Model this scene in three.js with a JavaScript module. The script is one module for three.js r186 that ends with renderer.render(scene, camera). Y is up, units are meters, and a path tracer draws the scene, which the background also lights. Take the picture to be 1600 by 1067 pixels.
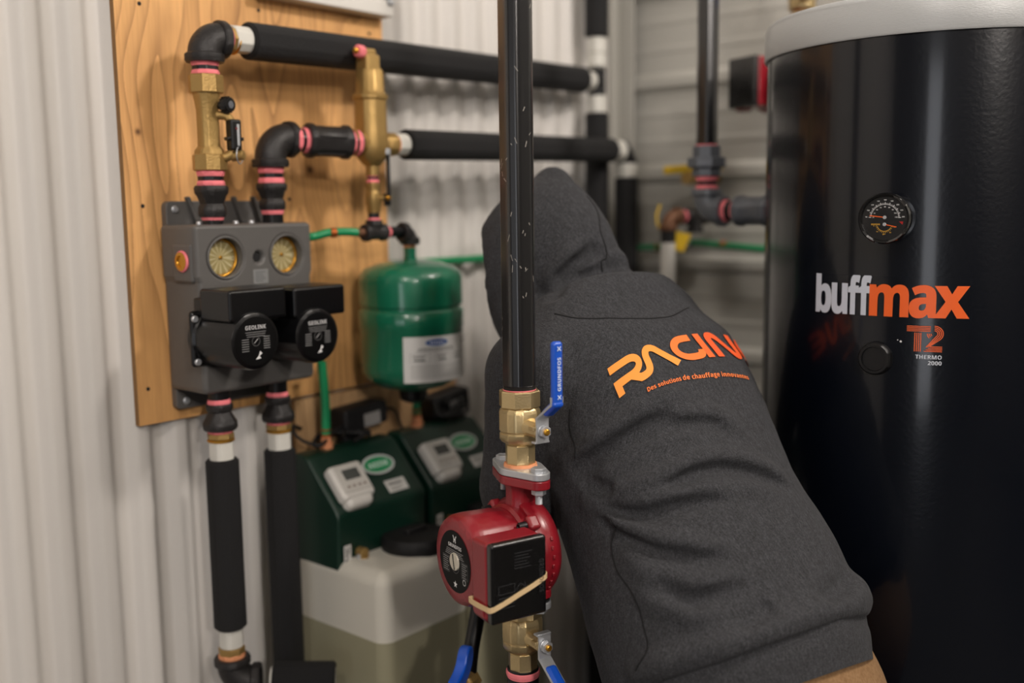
import * as THREE from 'three';
import { RoundedBoxGeometry } from 'three/addons/geometries/RoundedBoxGeometry.js';
import { RectAreaLightUniformsLib } from 'three/addons/lights/RectAreaLightUniformsLib.js';
import { mergeGeometries, toCreasedNormals, mergeVertices } from 'three/addons/utils/BufferGeometryUtils.js';

// ------------------------------------------------------------------ camera, light, exposure
const scene = new THREE.Scene();
scene.background = new THREE.Color(0x000000);
const renderer = new THREE.WebGLRenderer({ antialias: true });
renderer.toneMapping = THREE.LinearToneMapping;
renderer.toneMappingExposure = 1.14;
renderer.shadowMap.enabled = true;
RectAreaLightUniformsLib.init();

const camera = new THREE.PerspectiveCamera(2 * Math.atan(533.5 / 1600) * 180 / Math.PI, 1600 / 1067, 0.05, 60);
{
  const yaw = 40.2 * Math.PI / 180, pitch = 7.5 * Math.PI / 180, roll = 0.0135;
  const F = new THREE.Vector3(Math.cos(yaw), 0, -Math.sin(yaw)), R0 = new THREE.Vector3(Math.sin(yaw), 0, Math.cos(yaw));
  const fw = F.clone().multiplyScalar(Math.cos(pitch)).add(new THREE.Vector3(0, -Math.sin(pitch), 0));
  const u0 = R0.clone().cross(fw);
  const r = R0.clone().multiplyScalar(Math.cos(roll)).addScaledVector(u0, -Math.sin(roll));
  const u = u0.clone().multiplyScalar(Math.cos(roll)).addScaledVector(R0, Math.sin(roll));
  camera.position.set(0, 1.6, 0);
  camera.quaternion.setFromRotationMatrix(new THREE.Matrix4().makeBasis(r, u, fw.clone().negate()));
  camera.focus = 1.46;
  camera.userData.fStop = 1.35;
}
// hanging globe lamps: [x, z, radius, candela]
const LAMP_Y = 3.05;
const LAMPS = [[1.75, 0.45, 0.13, 6], [-0.9, 0.15, 0.13, 3], [-0.5, 1.7, 0.13, 4], [-1.4, 3.3, 0.13, 13]];
const LAMP_COLOR = 0xfff5ec;
const DOOR_LIGHT = 3, DOOR_COLOR = 0xe2e4ea;

// ------------------------------------------------------------------ helpers
const V = (x, y, z) => new THREE.Vector3(x, y, z);
const PI = Math.PI;
let seed = 7; const rnd = () => { seed = (seed * 1664525 + 1013904223) >>> 0; return seed / 4294967296; };
const taken = new Map();
function numbered(n) { const k = taken.get(n) || 0; taken.set(n, k + 1); return k ? n + '_' + String(k).padStart(3, '0') : n; }
function shade(o) { o.traverse((m) => { if (m.isMesh) { m.castShadow = true; m.receiveShadow = true; } }); return o; }
function tag(o, label, category, group, kind) {
  o.userData.label = label; o.userData.category = category;
  if (group) o.userData.group = group;
  if (kind) o.userData.kind = kind;
  return o;
}
function thing(name, label, category, pos = [0, 0, 0], turn = 0, group) {
  const g = new THREE.Group(); g.name = numbered(name); g.position.set(...pos); g.rotation.y = turn; scene.add(g);
  return tag(g, label, category, group);
}
function prep(g) { let q = g.index ? g.toNonIndexed() : g; for (const k of Object.keys(q.attributes)) if (!['position', 'normal', 'uv'].includes(k)) q.deleteAttribute(k); if (!q.attributes.uv) q.setAttribute('uv', new THREE.BufferAttribute(new Float32Array(q.attributes.position.count * 2), 2)); return q; }
function merge(list) { return Array.isArray(list) ? (list.length === 1 ? list[0] : mergeGeometries(list.map(prep))) : list; }
function part(parent, name, geo, mat, label) {
  const m = new THREE.Mesh(merge(geo), mat); m.name = name; m.castShadow = m.receiveShadow = true; parent.add(m);
  if (label) m.userData.label = label;
  return m;
}
function solo(name, label, category, geo, mat, pos = [0, 0, 0], group) {
  const m = new THREE.Mesh(merge(geo), mat); m.name = numbered(name); m.position.set(...pos); m.castShadow = m.receiveShadow = true; scene.add(m);
  return tag(m, label, category, group);
}
function structure(name, geo, mat, label, category) {
  const m = new THREE.Mesh(merge(geo), mat); m.name = name; m.castShadow = m.receiveShadow = true; scene.add(m);
  m.userData.kind = 'structure'; m.userData.label = label; m.userData.category = category; return m;
}
function clone(o, label, pos, turn, group) {
  const c = o.clone(); c.name = numbered(o.name.replace(/_\d{3}$/, '')); scene.add(c); c.userData = { ...o.userData, label };
  if (group) c.userData.group = group; else delete c.userData.group;
  c.position.set(...pos); if (turn !== undefined) c.rotation.set(0, turn, 0); return c;
}
const mv = (g, x, y, z) => g.translate(x, y, z);
// sends local +Y to dir
function aim(g, dir, at = V(0, 0, 0)) {
  const q = new THREE.Quaternion().setFromUnitVectors(V(0, 1, 0), dir.clone().normalize());
  return g.applyQuaternion(q).translate(at.x, at.y, at.z);
}
// profile points [radius, height]
function lathe(pts, seg = 40) { return toCreasedNormals(new THREE.LatheGeometry(pts.map(([r, y]) => new THREE.Vector2(r, y)), seg), 0.7); }
function cyl(r, y0, y1, seg = 32, c = 0.0012) { return lathe([[0, y0], [r - c, y0], [r, y0 + c], [r, y1 - c], [r - c, y1], [0, y1]], seg); }
function pipeShell(r, ri, y0, y1, seg = 36, c = 0.0015) { return lathe([[ri, y0], [r - c, y0], [r, y0 + c], [r, y1 - c], [r - c, y1], [ri, y1]], seg); }
// hexagon prism with domed corners; r is half the width across flats
function hex(r, y0, y1, seg = 6) {
  const R = r / Math.cos(PI / seg), c = (R - r) * 0.7;
  const prism = new THREE.LatheGeometry([[0, y0], [R - c, y0], [R, y0 + c], [R, y1 - c], [R - c, y1], [0, y1]].map(([a, b]) => new THREE.Vector2(a, b)), seg).toNonIndexed();
  prism.computeVertexNormals(); return prism;
}
function tube(pts, r, seg = 48, rs = 12, closed = false) { return new THREE.TubeGeometry(new THREE.CatmullRomCurve3(pts.map((p) => (p.isVector3 ? p : V(...p))), closed, 'centripetal'), seg, r, rs, closed); }
function rbox(w, h, d, r = 0.003, seg = 3) { return new RoundedBoxGeometry(w, h, d, seg, Math.min(r, w / 2.01, h / 2.01, d / 2.01)); }
function torus(R, r, rs = 10, ts = 40) { return new THREE.TorusGeometry(R, r, rs, ts); }
function disc(r, seg = 40) { return new THREE.CircleGeometry(r, seg); }
function extr(shape, depth, bevel = 0.0015, cs = 16) { return new THREE.ExtrudeGeometry(shape, { depth, bevelEnabled: bevel > 0, bevelThickness: bevel, bevelSize: bevel, bevelSegments: 2, curveSegments: cs }); }
// quarter bend from `from` (leaving along -d1) to `to`; corner is where both axes meet
function bendPts(corner, d1, d2, rad, n = 12) {
  const c = corner.clone().addScaledVector(d1, rad).addScaledVector(d2, rad), out = [];
  for (let i = 0; i <= n; i++) { const a = (i / n) * PI / 2; out.push(c.clone().addScaledVector(d2, -rad * Math.cos(a)).addScaledVector(d1, -rad * Math.sin(a))); }
  return out;
}
class Path extends THREE.Curve { constructor(p) { super(); this.c = new THREE.CatmullRomCurve3(p, false, 'centripetal'); } getPoint(t, o = V(0, 0, 0)) { return o.copy(this.c.getPoint(t)); } }

// ------------------------------------------------------------------ noise and textures
function hash(x, y, s) { let h = (x * 374761393 + y * 668265263 + s * 144665) | 0; h = Math.imul(h ^ (h >>> 13), 1274126177); return ((h ^ (h >>> 16)) >>> 0) / 4294967296; }
function vn(x, y, s = 0, per = 0) {
  const xi = Math.floor(x), yi = Math.floor(y), fx = x - xi, fy = y - yi, u = fx * fx * (3 - 2 * fx), v = fy * fy * (3 - 2 * fy);
  const w = (n) => (per ? ((n % per) + per) % per : n);
  const a = hash(w(xi), w(yi), s), b = hash(w(xi + 1), w(yi), s), c = hash(w(xi), w(yi + 1), s), d = hash(w(xi + 1), w(yi + 1), s);
  return a + (b - a) * u + (c - a) * v + (a - b - c + d) * u * v;
}
function fbm(x, y, s, o = 4, per = 0) { let t = 0, a = 0.5, n = 0; for (let i = 0; i < o; i++) { t += a * vn(x, y, s + i, per ? per << i : 0); n += a; a *= 0.5; x *= 2; y *= 2; } return t / n; }
function dataTex(n, fn, color = true, rep = 1, h = n) {
  const d = new Uint8Array(n * h * 4);
  for (let j = 0; j < h; j++) for (let i = 0; i < n; i++) { const c = fn(i / n, j / h); const k = (j * n + i) * 4; d[k] = c[0]; d[k + 1] = c[1]; d[k + 2] = c[2]; d[k + 3] = 255; }
  const t = new THREE.DataTexture(d, n, h); t.wrapS = t.wrapT = THREE.RepeatWrapping; t.magFilter = THREE.LinearFilter; t.minFilter = THREE.LinearMipmapLinearFilter; t.generateMipmaps = true;
  if (color) t.colorSpace = THREE.SRGBColorSpace;
  t.repeat.set(rep, rep); t.needsUpdate = true; return t;
}
const gray = (v) => { const g = Math.max(0, Math.min(255, v * 255)); return [g, g, g]; };
function canvasTex(w, h, draw, color = true) {
  const c = document.createElement('canvas'); c.width = w; c.height = h; const x = c.getContext('2d'); draw(x, w, h);
  const t = new THREE.CanvasTexture(c); if (color) t.colorSpace = THREE.SRGBColorSpace; t.anisotropy = 8; return t;
}
// print on a clear film: colour map and matching alpha map
function printMat(w, h, draw, opt = {}) {
  const map = canvasTex(w, h, (x) => { x.fillStyle = opt.back || '#000'; x.fillRect(0, 0, w, h); draw(x, w, h, false); });
  const alpha = canvasTex(w, h, (x) => { x.fillStyle = '#000'; x.fillRect(0, 0, w, h); draw(x, w, h, true); }, false);
  return new THREE.MeshPhysicalMaterial({ map, alphaMap: alpha, transparent: true, roughness: opt.rough ?? 0.4, side: THREE.DoubleSide, polygonOffset: true, polygonOffsetFactor: -2 });
}
const std = (color, roughness = 0.6, metalness = 0, extra = {}) => new THREE.MeshPhysicalMaterial({ color, roughness, metalness, ...extra });
const grainBump = dataTex(256, (u, v) => gray(fbm(u * 32, v * 32, 3, 3, 32)), false);
const foamBump = (() => { const t = dataTex(256, (u, v) => gray(0.5 * vn(u * 128, v * 128, 5, 128) + 0.5 * vn(u * 48, v * 48, 6, 48)), false); t.repeat.set(6, 12); return t; })();
const peelBump = (() => { const t = dataTex(512, (u, v) => gray(fbm(u * 64, v * 64, 11, 2, 64)), false); t.repeat.set(9, 9); return t; })();
const castBump = (() => { const t = grainBump.clone(); t.repeat.set(2, 2); return t; })();

const M = {
  wallWhite: std(0xd3cfca, 0.5),
  wallGrey: std(0xb4b2ab, 0.5),
  trim: std(0xbab8b1, 0.45),
  dark: std(0x17181a, 0.8),
  iron: std(0x2b2929, 0.45, 0.25, { bumpMap: castBump, bumpScale: 0.0006 }),
  ironGrey: std(0x696d74, 0.4, 0.3, { bumpMap: castBump, bumpScale: 0.0005 }),
  blackSteel: std(0x121214, 0.3, 0.15, { clearcoat: 0.8, clearcoatRoughness: 0.16 }),
  blackNipple: std(0x121214, 0.35, 0.1),
  thread: std(0x777472, 0.35, 0.9),
  brass: std(0xc9b386, 0.34, 0.8, { bumpMap: castBump, bumpScale: 0.0002 }),
  brassCast: std(0xb2925a, 0.42, 0.7, { bumpMap: castBump, bumpScale: 0.0004 }),
  bronze: std(0x74503a, 0.55, 0.4, { bumpMap: castBump, bumpScale: 0.0006 }),
  copper: std(0xb8622f, 0.4, 0.7),
  pink: std(0xef7f86, 0.75),
  peach: std(0xe0976b, 0.7),
  whitePipe: std(0xdcdad2, 0.45, 0, { transmission: 0.08, thickness: 0 }),
  foam: std(0x141416, 0.78, 0, { bumpMap: foamBump, bumpScale: 0.0012 }),
  zinc: std(0xc6c9cd, 0.42, 0.7),
  chrome: std(0xe6e6e6, 0.1, 1),
  red: std(0x86101e, 0.36, 0, { clearcoat: 0.5, clearcoatRoughness: 0.25, bumpMap: castBump, bumpScale: 0.0002 }),
  blackPlastic: std(0x08080a, 0.32),
  blackMatte: std(0x0b0b0d, 0.65),
  blue: std(0x0d52c4, 0.35, 0, { clearcoat: 0.4, clearcoatRoughness: 0.2 }),
  greenTank: std(0x11694c, 0.3, 0, { clearcoat: 0.7, clearcoatRoughness: 0.15 }),
  greenPlastic: std(0x082a1f, 0.42),
  greenTube: std(0x1b8a57, 0.35),
  whitePlastic: std(0xd8d5cf, 0.45),
  module: std(0x5c5a58, 0.42, 0, { bumpMap: castBump, bumpScale: 0.0003 }),
  glassDial: std(0xcdbd83, 0.25, 0.3),
  gold: std(0xd09a3a, 0.3, 0.9),
  yellow: std(0xd9b31e, 0.55),
  rubber: std(0xd6b98c, 0.7),
  lid: std(0xb9bbbb, 0.32, 0, { bumpMap: peelBump, bumpScale: 0.0002 }),
  tankBlack: std(0x050912, 0.27, 0, { specularIntensity: 0.45, clearcoat: 0.6, clearcoatRoughness: 0.11, bumpMap: peelBump, bumpScale: 0.00012 }),
  skin: std(0xb98466, 0.55),
  glove: std(0x26211d, 0.8),
  trousers: null, hoodie: null,
};

// ------------------------------------------------------------------ room
const WALL_Z = -1.552, WALL_X = 2.3, ROOM_X0 = -4.2, ROOM_Z1 = 4.6, ROOM_H = 4.0;
// corrugated sheet on the left wall: vertical ribs 71 mm apart, crests at WALL_Z
{
  const pitch = 0.0709, depth = 0.017, x0 = ROOM_X0, x1 = WALL_X, n = Math.ceil((x1 - x0) / pitch) * 12;
  const prof = (x) => { const t = (((x - 0.03) / pitch) % 1 + 1) % 1; const c = 0.5 + 0.5 * Math.cos(t * 2 * PI); const s = Math.min(1, Math.max(0, (c - 0.04) / 0.86)); return s * s * (3 - 2 * s); };
  const pos = [], idx = [], uv = [];
  const rows = 2;
  for (let j = 0; j < rows; j++) for (let i = 0; i <= n; i++) { const x = x0 + (x1 - x0) * i / n; pos.push(x, j * ROOM_H, WALL_Z - depth * (1 - prof(x))); uv.push(x, j * ROOM_H); }
  for (let i = 0; i < n; i++) idx.push(i, i + 1, i + n + 2, i, i + n + 2, i + n + 1);
  const g = new THREE.BufferGeometry(); g.setAttribute('position', new THREE.Float32BufferAttribute(pos, 3)); g.setAttribute('uv', new THREE.Float32BufferAttribute(uv, 2)); g.setIndex(idx); g.computeVertexNormals();
  const back = mv(new THREE.BoxGeometry(x1 - x0, ROOM_H, 0.1), (x0 + x1) / 2, ROOM_H / 2, WALL_Z - depth - 0.055);
  structure('wall_left', [g, back], M.wallWhite, 'white corrugated steel wall with vertical ribs behind the plywood board', 'wall');
}
// right wall: horizontal liner sheet, large rib every 228.6 mm and two small ribs between
{
  const pts = []; const y0 = 1.436 % 0.2286;
  pts.push([0, 0]);
  for (let k = -1; k < 20; k++) {
    const y = y0 + k * 0.2286; if (y < 0.05 || y > ROOM_H - 0.05) continue;
    pts.push([y - 0.010, 0], [y + 0.004, 0.016], [y + 0.024, 0.016], [y + 0.040, 0]);
    for (const f of [0.095, 0.165]) pts.push([y + f - 0.012, 0], [y + f - 0.005, 0.0016], [y + f + 0.005, 0.0016], [y + f + 0.012, 0]);
  }
  pts.push([ROOM_H, 0]); pts.sort((a, b) => a[0] - b[0]);
  const z0 = WALL_Z, z1 = ROOM_Z1, pos = [], idx = [], uv = [];
  pts.forEach(([y, d], i) => { for (const z of [z0, z1]) { pos.push(WALL_X - d, y, z); uv.push(z, y); } if (i) { const a = (i - 1) * 2; idx.push(a, a + 2, a + 3, a, a + 3, a + 1); } });
  let g = new THREE.BufferGeometry(); g.setAttribute('position', new THREE.Float32BufferAttribute(pos, 3)); g.setAttribute('uv', new THREE.Float32BufferAttribute(uv, 2)); g.setIndex(idx); g = g.toNonIndexed(); g.computeVertexNormals();
  const back = mv(new THREE.BoxGeometry(0.1, ROOM_H, z1 - z0), WALL_X + 0.055, ROOM_H / 2, (z0 + z1) / 2);
  structure('wall_right', [g, back], M.wallGrey, 'grey steel wall with horizontal ribs behind the black tank', 'wall');
}
structure('trim_1', [mv(rbox(0.045, ROOM_H, 0.006, 0.002), WALL_X - 0.045, ROOM_H / 2, WALL_Z + 0.006), mv(rbox(0.006, ROOM_H, 0.05, 0.002), WALL_X - 0.024, ROOM_H / 2, WALL_Z + 0.028)], M.trim, 'grey steel angle trim running up the corner between the two walls', 'trim');
const concrete = dataTex(512, (u, v) => { const n = fbm(u * 8, v * 8, 21, 5, 8); const b = 44 + n * 40; return [b, b * 0.97, b * 0.93]; });
concrete.repeat.set(0.5, 0.5);
structure('floor', mv(new THREE.BoxGeometry(WALL_X - ROOM_X0, 0.1, ROOM_Z1 - WALL_Z), (WALL_X + ROOM_X0) / 2, -0.05, (WALL_Z + ROOM_Z1) / 2), std(0xffffff, 0.8, 0, { map: concrete }), 'dark grey concrete floor of the mechanical room', 'floor');
structure('ceiling', mv(new THREE.BoxGeometry(WALL_X - ROOM_X0, 0.1, ROOM_Z1 - WALL_Z), (WALL_X + ROOM_X0) / 2, ROOM_H + 0.05, (WALL_Z + ROOM_Z1) / 2), std(0x85827d, 0.8), 'grey ceiling carrying the globe lamps', 'ceiling');
structure('wall_back', mv(new THREE.BoxGeometry(WALL_X - ROOM_X0, ROOM_H, 0.1), (WALL_X + ROOM_X0) / 2, ROOM_H / 2, ROOM_Z1 + 0.05), std(0x5c5955, 0.8), 'dull grey wall behind the photographer', 'wall');
structure('wall_near', mv(new THREE.BoxGeometry(0.1, ROOM_H, ROOM_Z1 - WALL_Z), ROOM_X0 - 0.05, ROOM_H / 2, (WALL_Z + ROOM_Z1) / 2), std(0x5c5955, 0.8), 'dull grey wall holding the frosted window', 'wall');
// frosted window in the wall behind the photographer
{
  const y = 1.35, z = 1.05, w = 0.85, h = 2.3, x = ROOM_X0 + 0.02;
  const f = structure('window_1', [mv(rbox(0.06, 0.07, w + 0.14, 0.005), x, y + h / 2 + 0.035, z), mv(rbox(0.06, 0.07, w + 0.14, 0.005), x, y - h / 2 - 0.035, z), mv(rbox(0.06, h, 0.07, 0.005), x, y, z - w / 2 - 0.035), mv(rbox(0.06, h, 0.07, 0.005), x, y, z + w / 2 + 0.035), mv(rbox(0.05, h, 0.04, 0.005), x, y, z)], M.trim, 'tall frosted daylight window with a grey frame', 'window');
  const glow = new THREE.MeshStandardMaterial({ color: 0x222222, emissive: DOOR_COLOR, emissiveIntensity: 0.45, roughness: 0.6 });
  for (const s of [-1, 1]) part(f, 'window_pane', mv(new THREE.BoxGeometry(0.01, h, w / 2 - 0.02), x, y, z + s * (w / 4 + 0.005)), glow);
  const l = new THREE.RectAreaLight(DOOR_COLOR, DOOR_LIGHT, w, h); l.position.set(x + 0.05, y, z); l.lookAt(x + 2, y, z); scene.add(l);
}
// globe lamps hung from the ceiling
LAMPS.forEach(([x, z, r, s], i) => {
  const o = thing('hanging_lamp', ['frosted globe lamp hanging above the front of the buffer tank', 'frosted globe lamp hanging beside the corrugated wall', 'frosted globe lamp hanging in the middle of the room', 'frosted globe lamp hanging in the far room corner by the window'][i], 'lamp', [x, LAMP_Y, z], 0);
  part(o, 'lamp_stem', [cyl(0.008, r, ROOM_H - LAMP_Y), mv(cyl(0.05, -0.02, 0), 0, ROOM_H - LAMP_Y, 0)], M.dark);
  part(o, 'lamp_holder', lathe([[0, r + 0.05], [0.03, r + 0.05], [0.05, r - 0.005], [0, r - 0.005]]), M.dark);
  part(o, 'lamp_globe', new THREE.SphereGeometry(r, 40, 24), new THREE.MeshStandardMaterial({ color: 0x444444, emissive: LAMP_COLOR, emissiveIntensity: 14 }));
  const l = new THREE.PointLight(LAMP_COLOR, s, 0, 2); l.position.set(x, LAMP_Y, z); l.castShadow = true; l.shadow.radius = r / 0.02; scene.add(l);
});

// ------------------------------------------------------------------ plywood boards
function plyTex(s, k) {
  return dataTex(1024, (u, v) => {
    const w = fbm(u * 3.0 + 0.25 * fbm(u * 6, v * 4, s + 1, 2), v * 0.8, s + 9, 3);
    const r = (u * 0.9 + 2.3 * w + 0.05 * fbm(u * 24, v * 3, s + 4, 2)) * 7.5, fr = r - Math.floor(r);
    const late = Math.pow(fr, 4) * (0.35 + 0.5 * fbm(u * 4, v * 3, s + 12, 2)) + 0.08 * fr;
    const fib = vn(u * 420, v * 26, s + 2) * 0.5 + vn(u * 160, v * 8, s + 3) * 0.5;
    let L = 1 - 0.27 * late - 0.09 * (fib - 0.5) - 0.2 * (fbm(u * 5, v * 5, s + 6, 4) - 0.5);
    for (const [kx, ky, kr] of [[0.14, 0.42, 0.013], [0.05, 0.62, 0.008], [0.3, 0.72, 0.010], [0.66, 0.55, 0.011], [0.82, 0.86, 0.009], [0.55, 0.2, 0.008]]) { const q = Math.hypot(u - kx, (v - ky) * 1.3) / kr; if (q < 3) L *= 1 - 0.55 * Math.exp(-q * q); }
    return [Math.min(255, k[0] * L), Math.min(255, k[1] * Math.pow(L, 1.15)), Math.min(255, k[2] * Math.pow(L, 1.35))];
  });
}
function board(label, x0, x1, y0, y1, tex, z0) {
  const o = thing('plywood_board', label, 'plywood', [(x0 + x1) / 2, y0, z0]);
  const m = std(0xffffff, 0.62, 0, { map: tex, bumpMap: grainBump, bumpScale: 0.0002 });
  const w = x1 - x0, h = y1 - y0;
  const face = new THREE.PlaneGeometry(w, h).translate(0, h / 2, 0.0122);
  part(o, 'face_veneer', face, m);
  const edge = [];
  const tones = [std(0x9a7448, 0.8), std(0x6f4f30, 0.8)];
  for (let i = 0; i < 5; i++) part(o, 'ply_layer', mv(new THREE.BoxGeometry(w - (i % 2) * 0.0006, h - (i % 2) * 0.0006, 0.0024), 0, h / 2, 0.0012 + i * 0.0024), tones[i % 2]);
  return o;
}
const ply1 = board('upper orange-tan plywood board carrying the grey pump module', 0.868, 1.436, 1.249, 2.02, plyTex(31, [222, 168, 106]), WALL_Z);
const ply2 = board('lower paler plywood board behind the green feeders', 1.186, 1.628, 0.45, 1.243, plyTex(57, [205, 165, 120]), WALL_Z);
{
  const sg = cyl(0.0032, 0, 0.0012, 14).rotateX(PI / 2);
  for (const [x, y] of [[-0.24, 0.68], [-0.01, 0.70], [0.25, 0.69], [-0.265, 0.06], [-0.21, 0.02], [-0.12, 0.025], [0.04, 0.37], [0.2, 0.04], [-0.255, 0.36]]) part(ply1, 'screw_head', sg.clone().translate(x, y, 0.012), M.dark);
}
// white enclosure above the board
{
  const o = thing('white_enclosure', 'white metal enclosure mounted above the plywood board', 'enclosure', [1.28, 1.968, WALL_Z + 0.016]);
  part(o, 'box_body', mv(rbox(0.30, 0.42, 0.03, 0.004), 0, 0.225, 0.012), M.whitePlastic);
  part(o, 'door', mv(rbox(0.26, 0.36, 0.012, 0.003), -0.006, 0.235, 0.031), M.whitePlastic);
  part(o, 'bottom_flange', mv(rbox(0.31, 0.028, 0.036, 0.003), 0, 0.016, 0.014), M.whitePlastic);
  part(o, 'latch', [mv(rbox(0.006, 0.05, 0.008, 0.002), 0.142, 0.05, 0.034), mv(rbox(0.014, 0.008, 0.01, 0.002), 0.146, 0.028, 0.034)], M.zinc);
}

// ------------------------------------------------------------------ fittings
const DN = V(0, -1, 0), UP = V(0, 1, 0), PX = V(1, 0, 0), NX = V(-1, 0, 0), PZ = V(0, 0, 1);
// threaded nipple with sealant at both ends, from a to b
function nipple(label, a, b, r = 0.0205, sealant = M.pink, ends = [1, 1]) {
  const d = b.clone().sub(a), L = d.length(); const o = thing('pipe_nipple', label, 'pipe fitting', [a.x, a.y, a.z]);
  part(o, 'nipple_body', aim(cyl(r, -0.004, L + 0.004), d), M.blackNipple);
  const w = Math.min(0.0085, L * 0.32);
  if (ends[0]) part(o, 'thread_sealant', aim(lathe([[r, -0.001], [r + 0.0014, 0.0005], [r + 0.0018, w * 0.5], [r + 0.0006, w], [r, w + 0.001]]), d), sealant);
  if (ends[1]) part(o, 'thread_sealant', aim(lathe([[r, L - w - 0.001], [r + 0.0006, L - w], [r + 0.0018, L - w * 0.5], [r + 0.0014, L - 0.0005], [r, L + 0.001]]), d), sealant);
  return o;
}
// 90 degree screwed elbow; arms leave the corner along d1 and d2 with length la
function elbow(label, corner, d1, d2, mat, r = 0.0265, la = 0.046, group) {
  const o = thing('pipe_elbow', label, 'pipe fitting', [corner.x, corner.y, corner.z], 0, group);
  const rad = la * 0.72, z = V(0, 0, 0);
  const pts = [d1.clone().multiplyScalar(la - 0.006), ...bendPts(z, d1, d2, rad).reverse().map((p) => p), d2.clone().multiplyScalar(la - 0.006)];
  if (pts[1].distanceTo(pts[0]) > pts[pts.length - 2].distanceTo(pts[0])) { const mid = pts.slice(1, -1).reverse(); pts.splice(1, mid.length, ...mid); }
  part(o, 'elbow_body', new THREE.TubeGeometry(new Path(pts), 40, r, 28), mat);
  const band = () => lathe([[r * 0.8, la - 0.014], [r + 0.0015, la - 0.0145], [r + 0.0045, la - 0.012], [r + 0.0048, la - 0.003], [r + 0.003, la], [r * 0.75, la]]);
  part(o, 'elbow_band', aim(band(), d1), mat); part(o, 'elbow_band', aim(band(), d2), mat);
  return o;
}
// insulated run: white pipe stub, black foam sleeve between a and b
function insulated(label, a, b, r, stubA, stubB, group) {
  const d = b.clone().sub(a), L = d.length(); const o = thing('insulated_pipe', label, 'pipe', [a.x, a.y, a.z], 0, group);
  part(o, 'white_pipe', aim(pipeShell(r * 0.72, r * 0.5, -stubA, L + stubB), d), M.whitePipe);
  part(o, 'foam_sleeve', aim(lathe([[r * 0.7, 0], [r - 0.004, 0], [r, 0.004], [r * 1.004, L * 0.3], [r * 0.996, L * 0.62], [r, L - 0.004], [r - 0.004, L], [r * 0.7, L]]), d), M.foam);
  return o;
}
function bell(label, top, h, rTop, rBot, mat = M.iron, flip = false) {   // bell reducer, axis vertical
  const o = thing('bell_reducer', label, 'pipe fitting', [top.x, top.y - h, top.z]);
  let p = [[0, 0], [rBot + 0.002, 0], [rBot + 0.004, 0.004], [rBot + 0.0035, h * 0.3], [rBot, h * 0.42], [rTop - 0.001, h * 0.68], [rTop + 0.002, h * 0.76], [rTop + 0.003, h - 0.004], [rTop + 0.001, h], [0, h]];
  if (flip) p = p.map(([r, y]) => [r, h - y]).reverse();
  part(o, 'reducer_body', lathe(p), mat); return o;
}
function sealRing(o, y, r, w, mat) { return part(o, 'thread_sealant', lathe([[r - 0.003, y], [r, y], [r + 0.0012, y + w * 0.5], [r, y + w], [r - 0.003, y + w]]), mat); }

const Z0 = -1.452;
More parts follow.
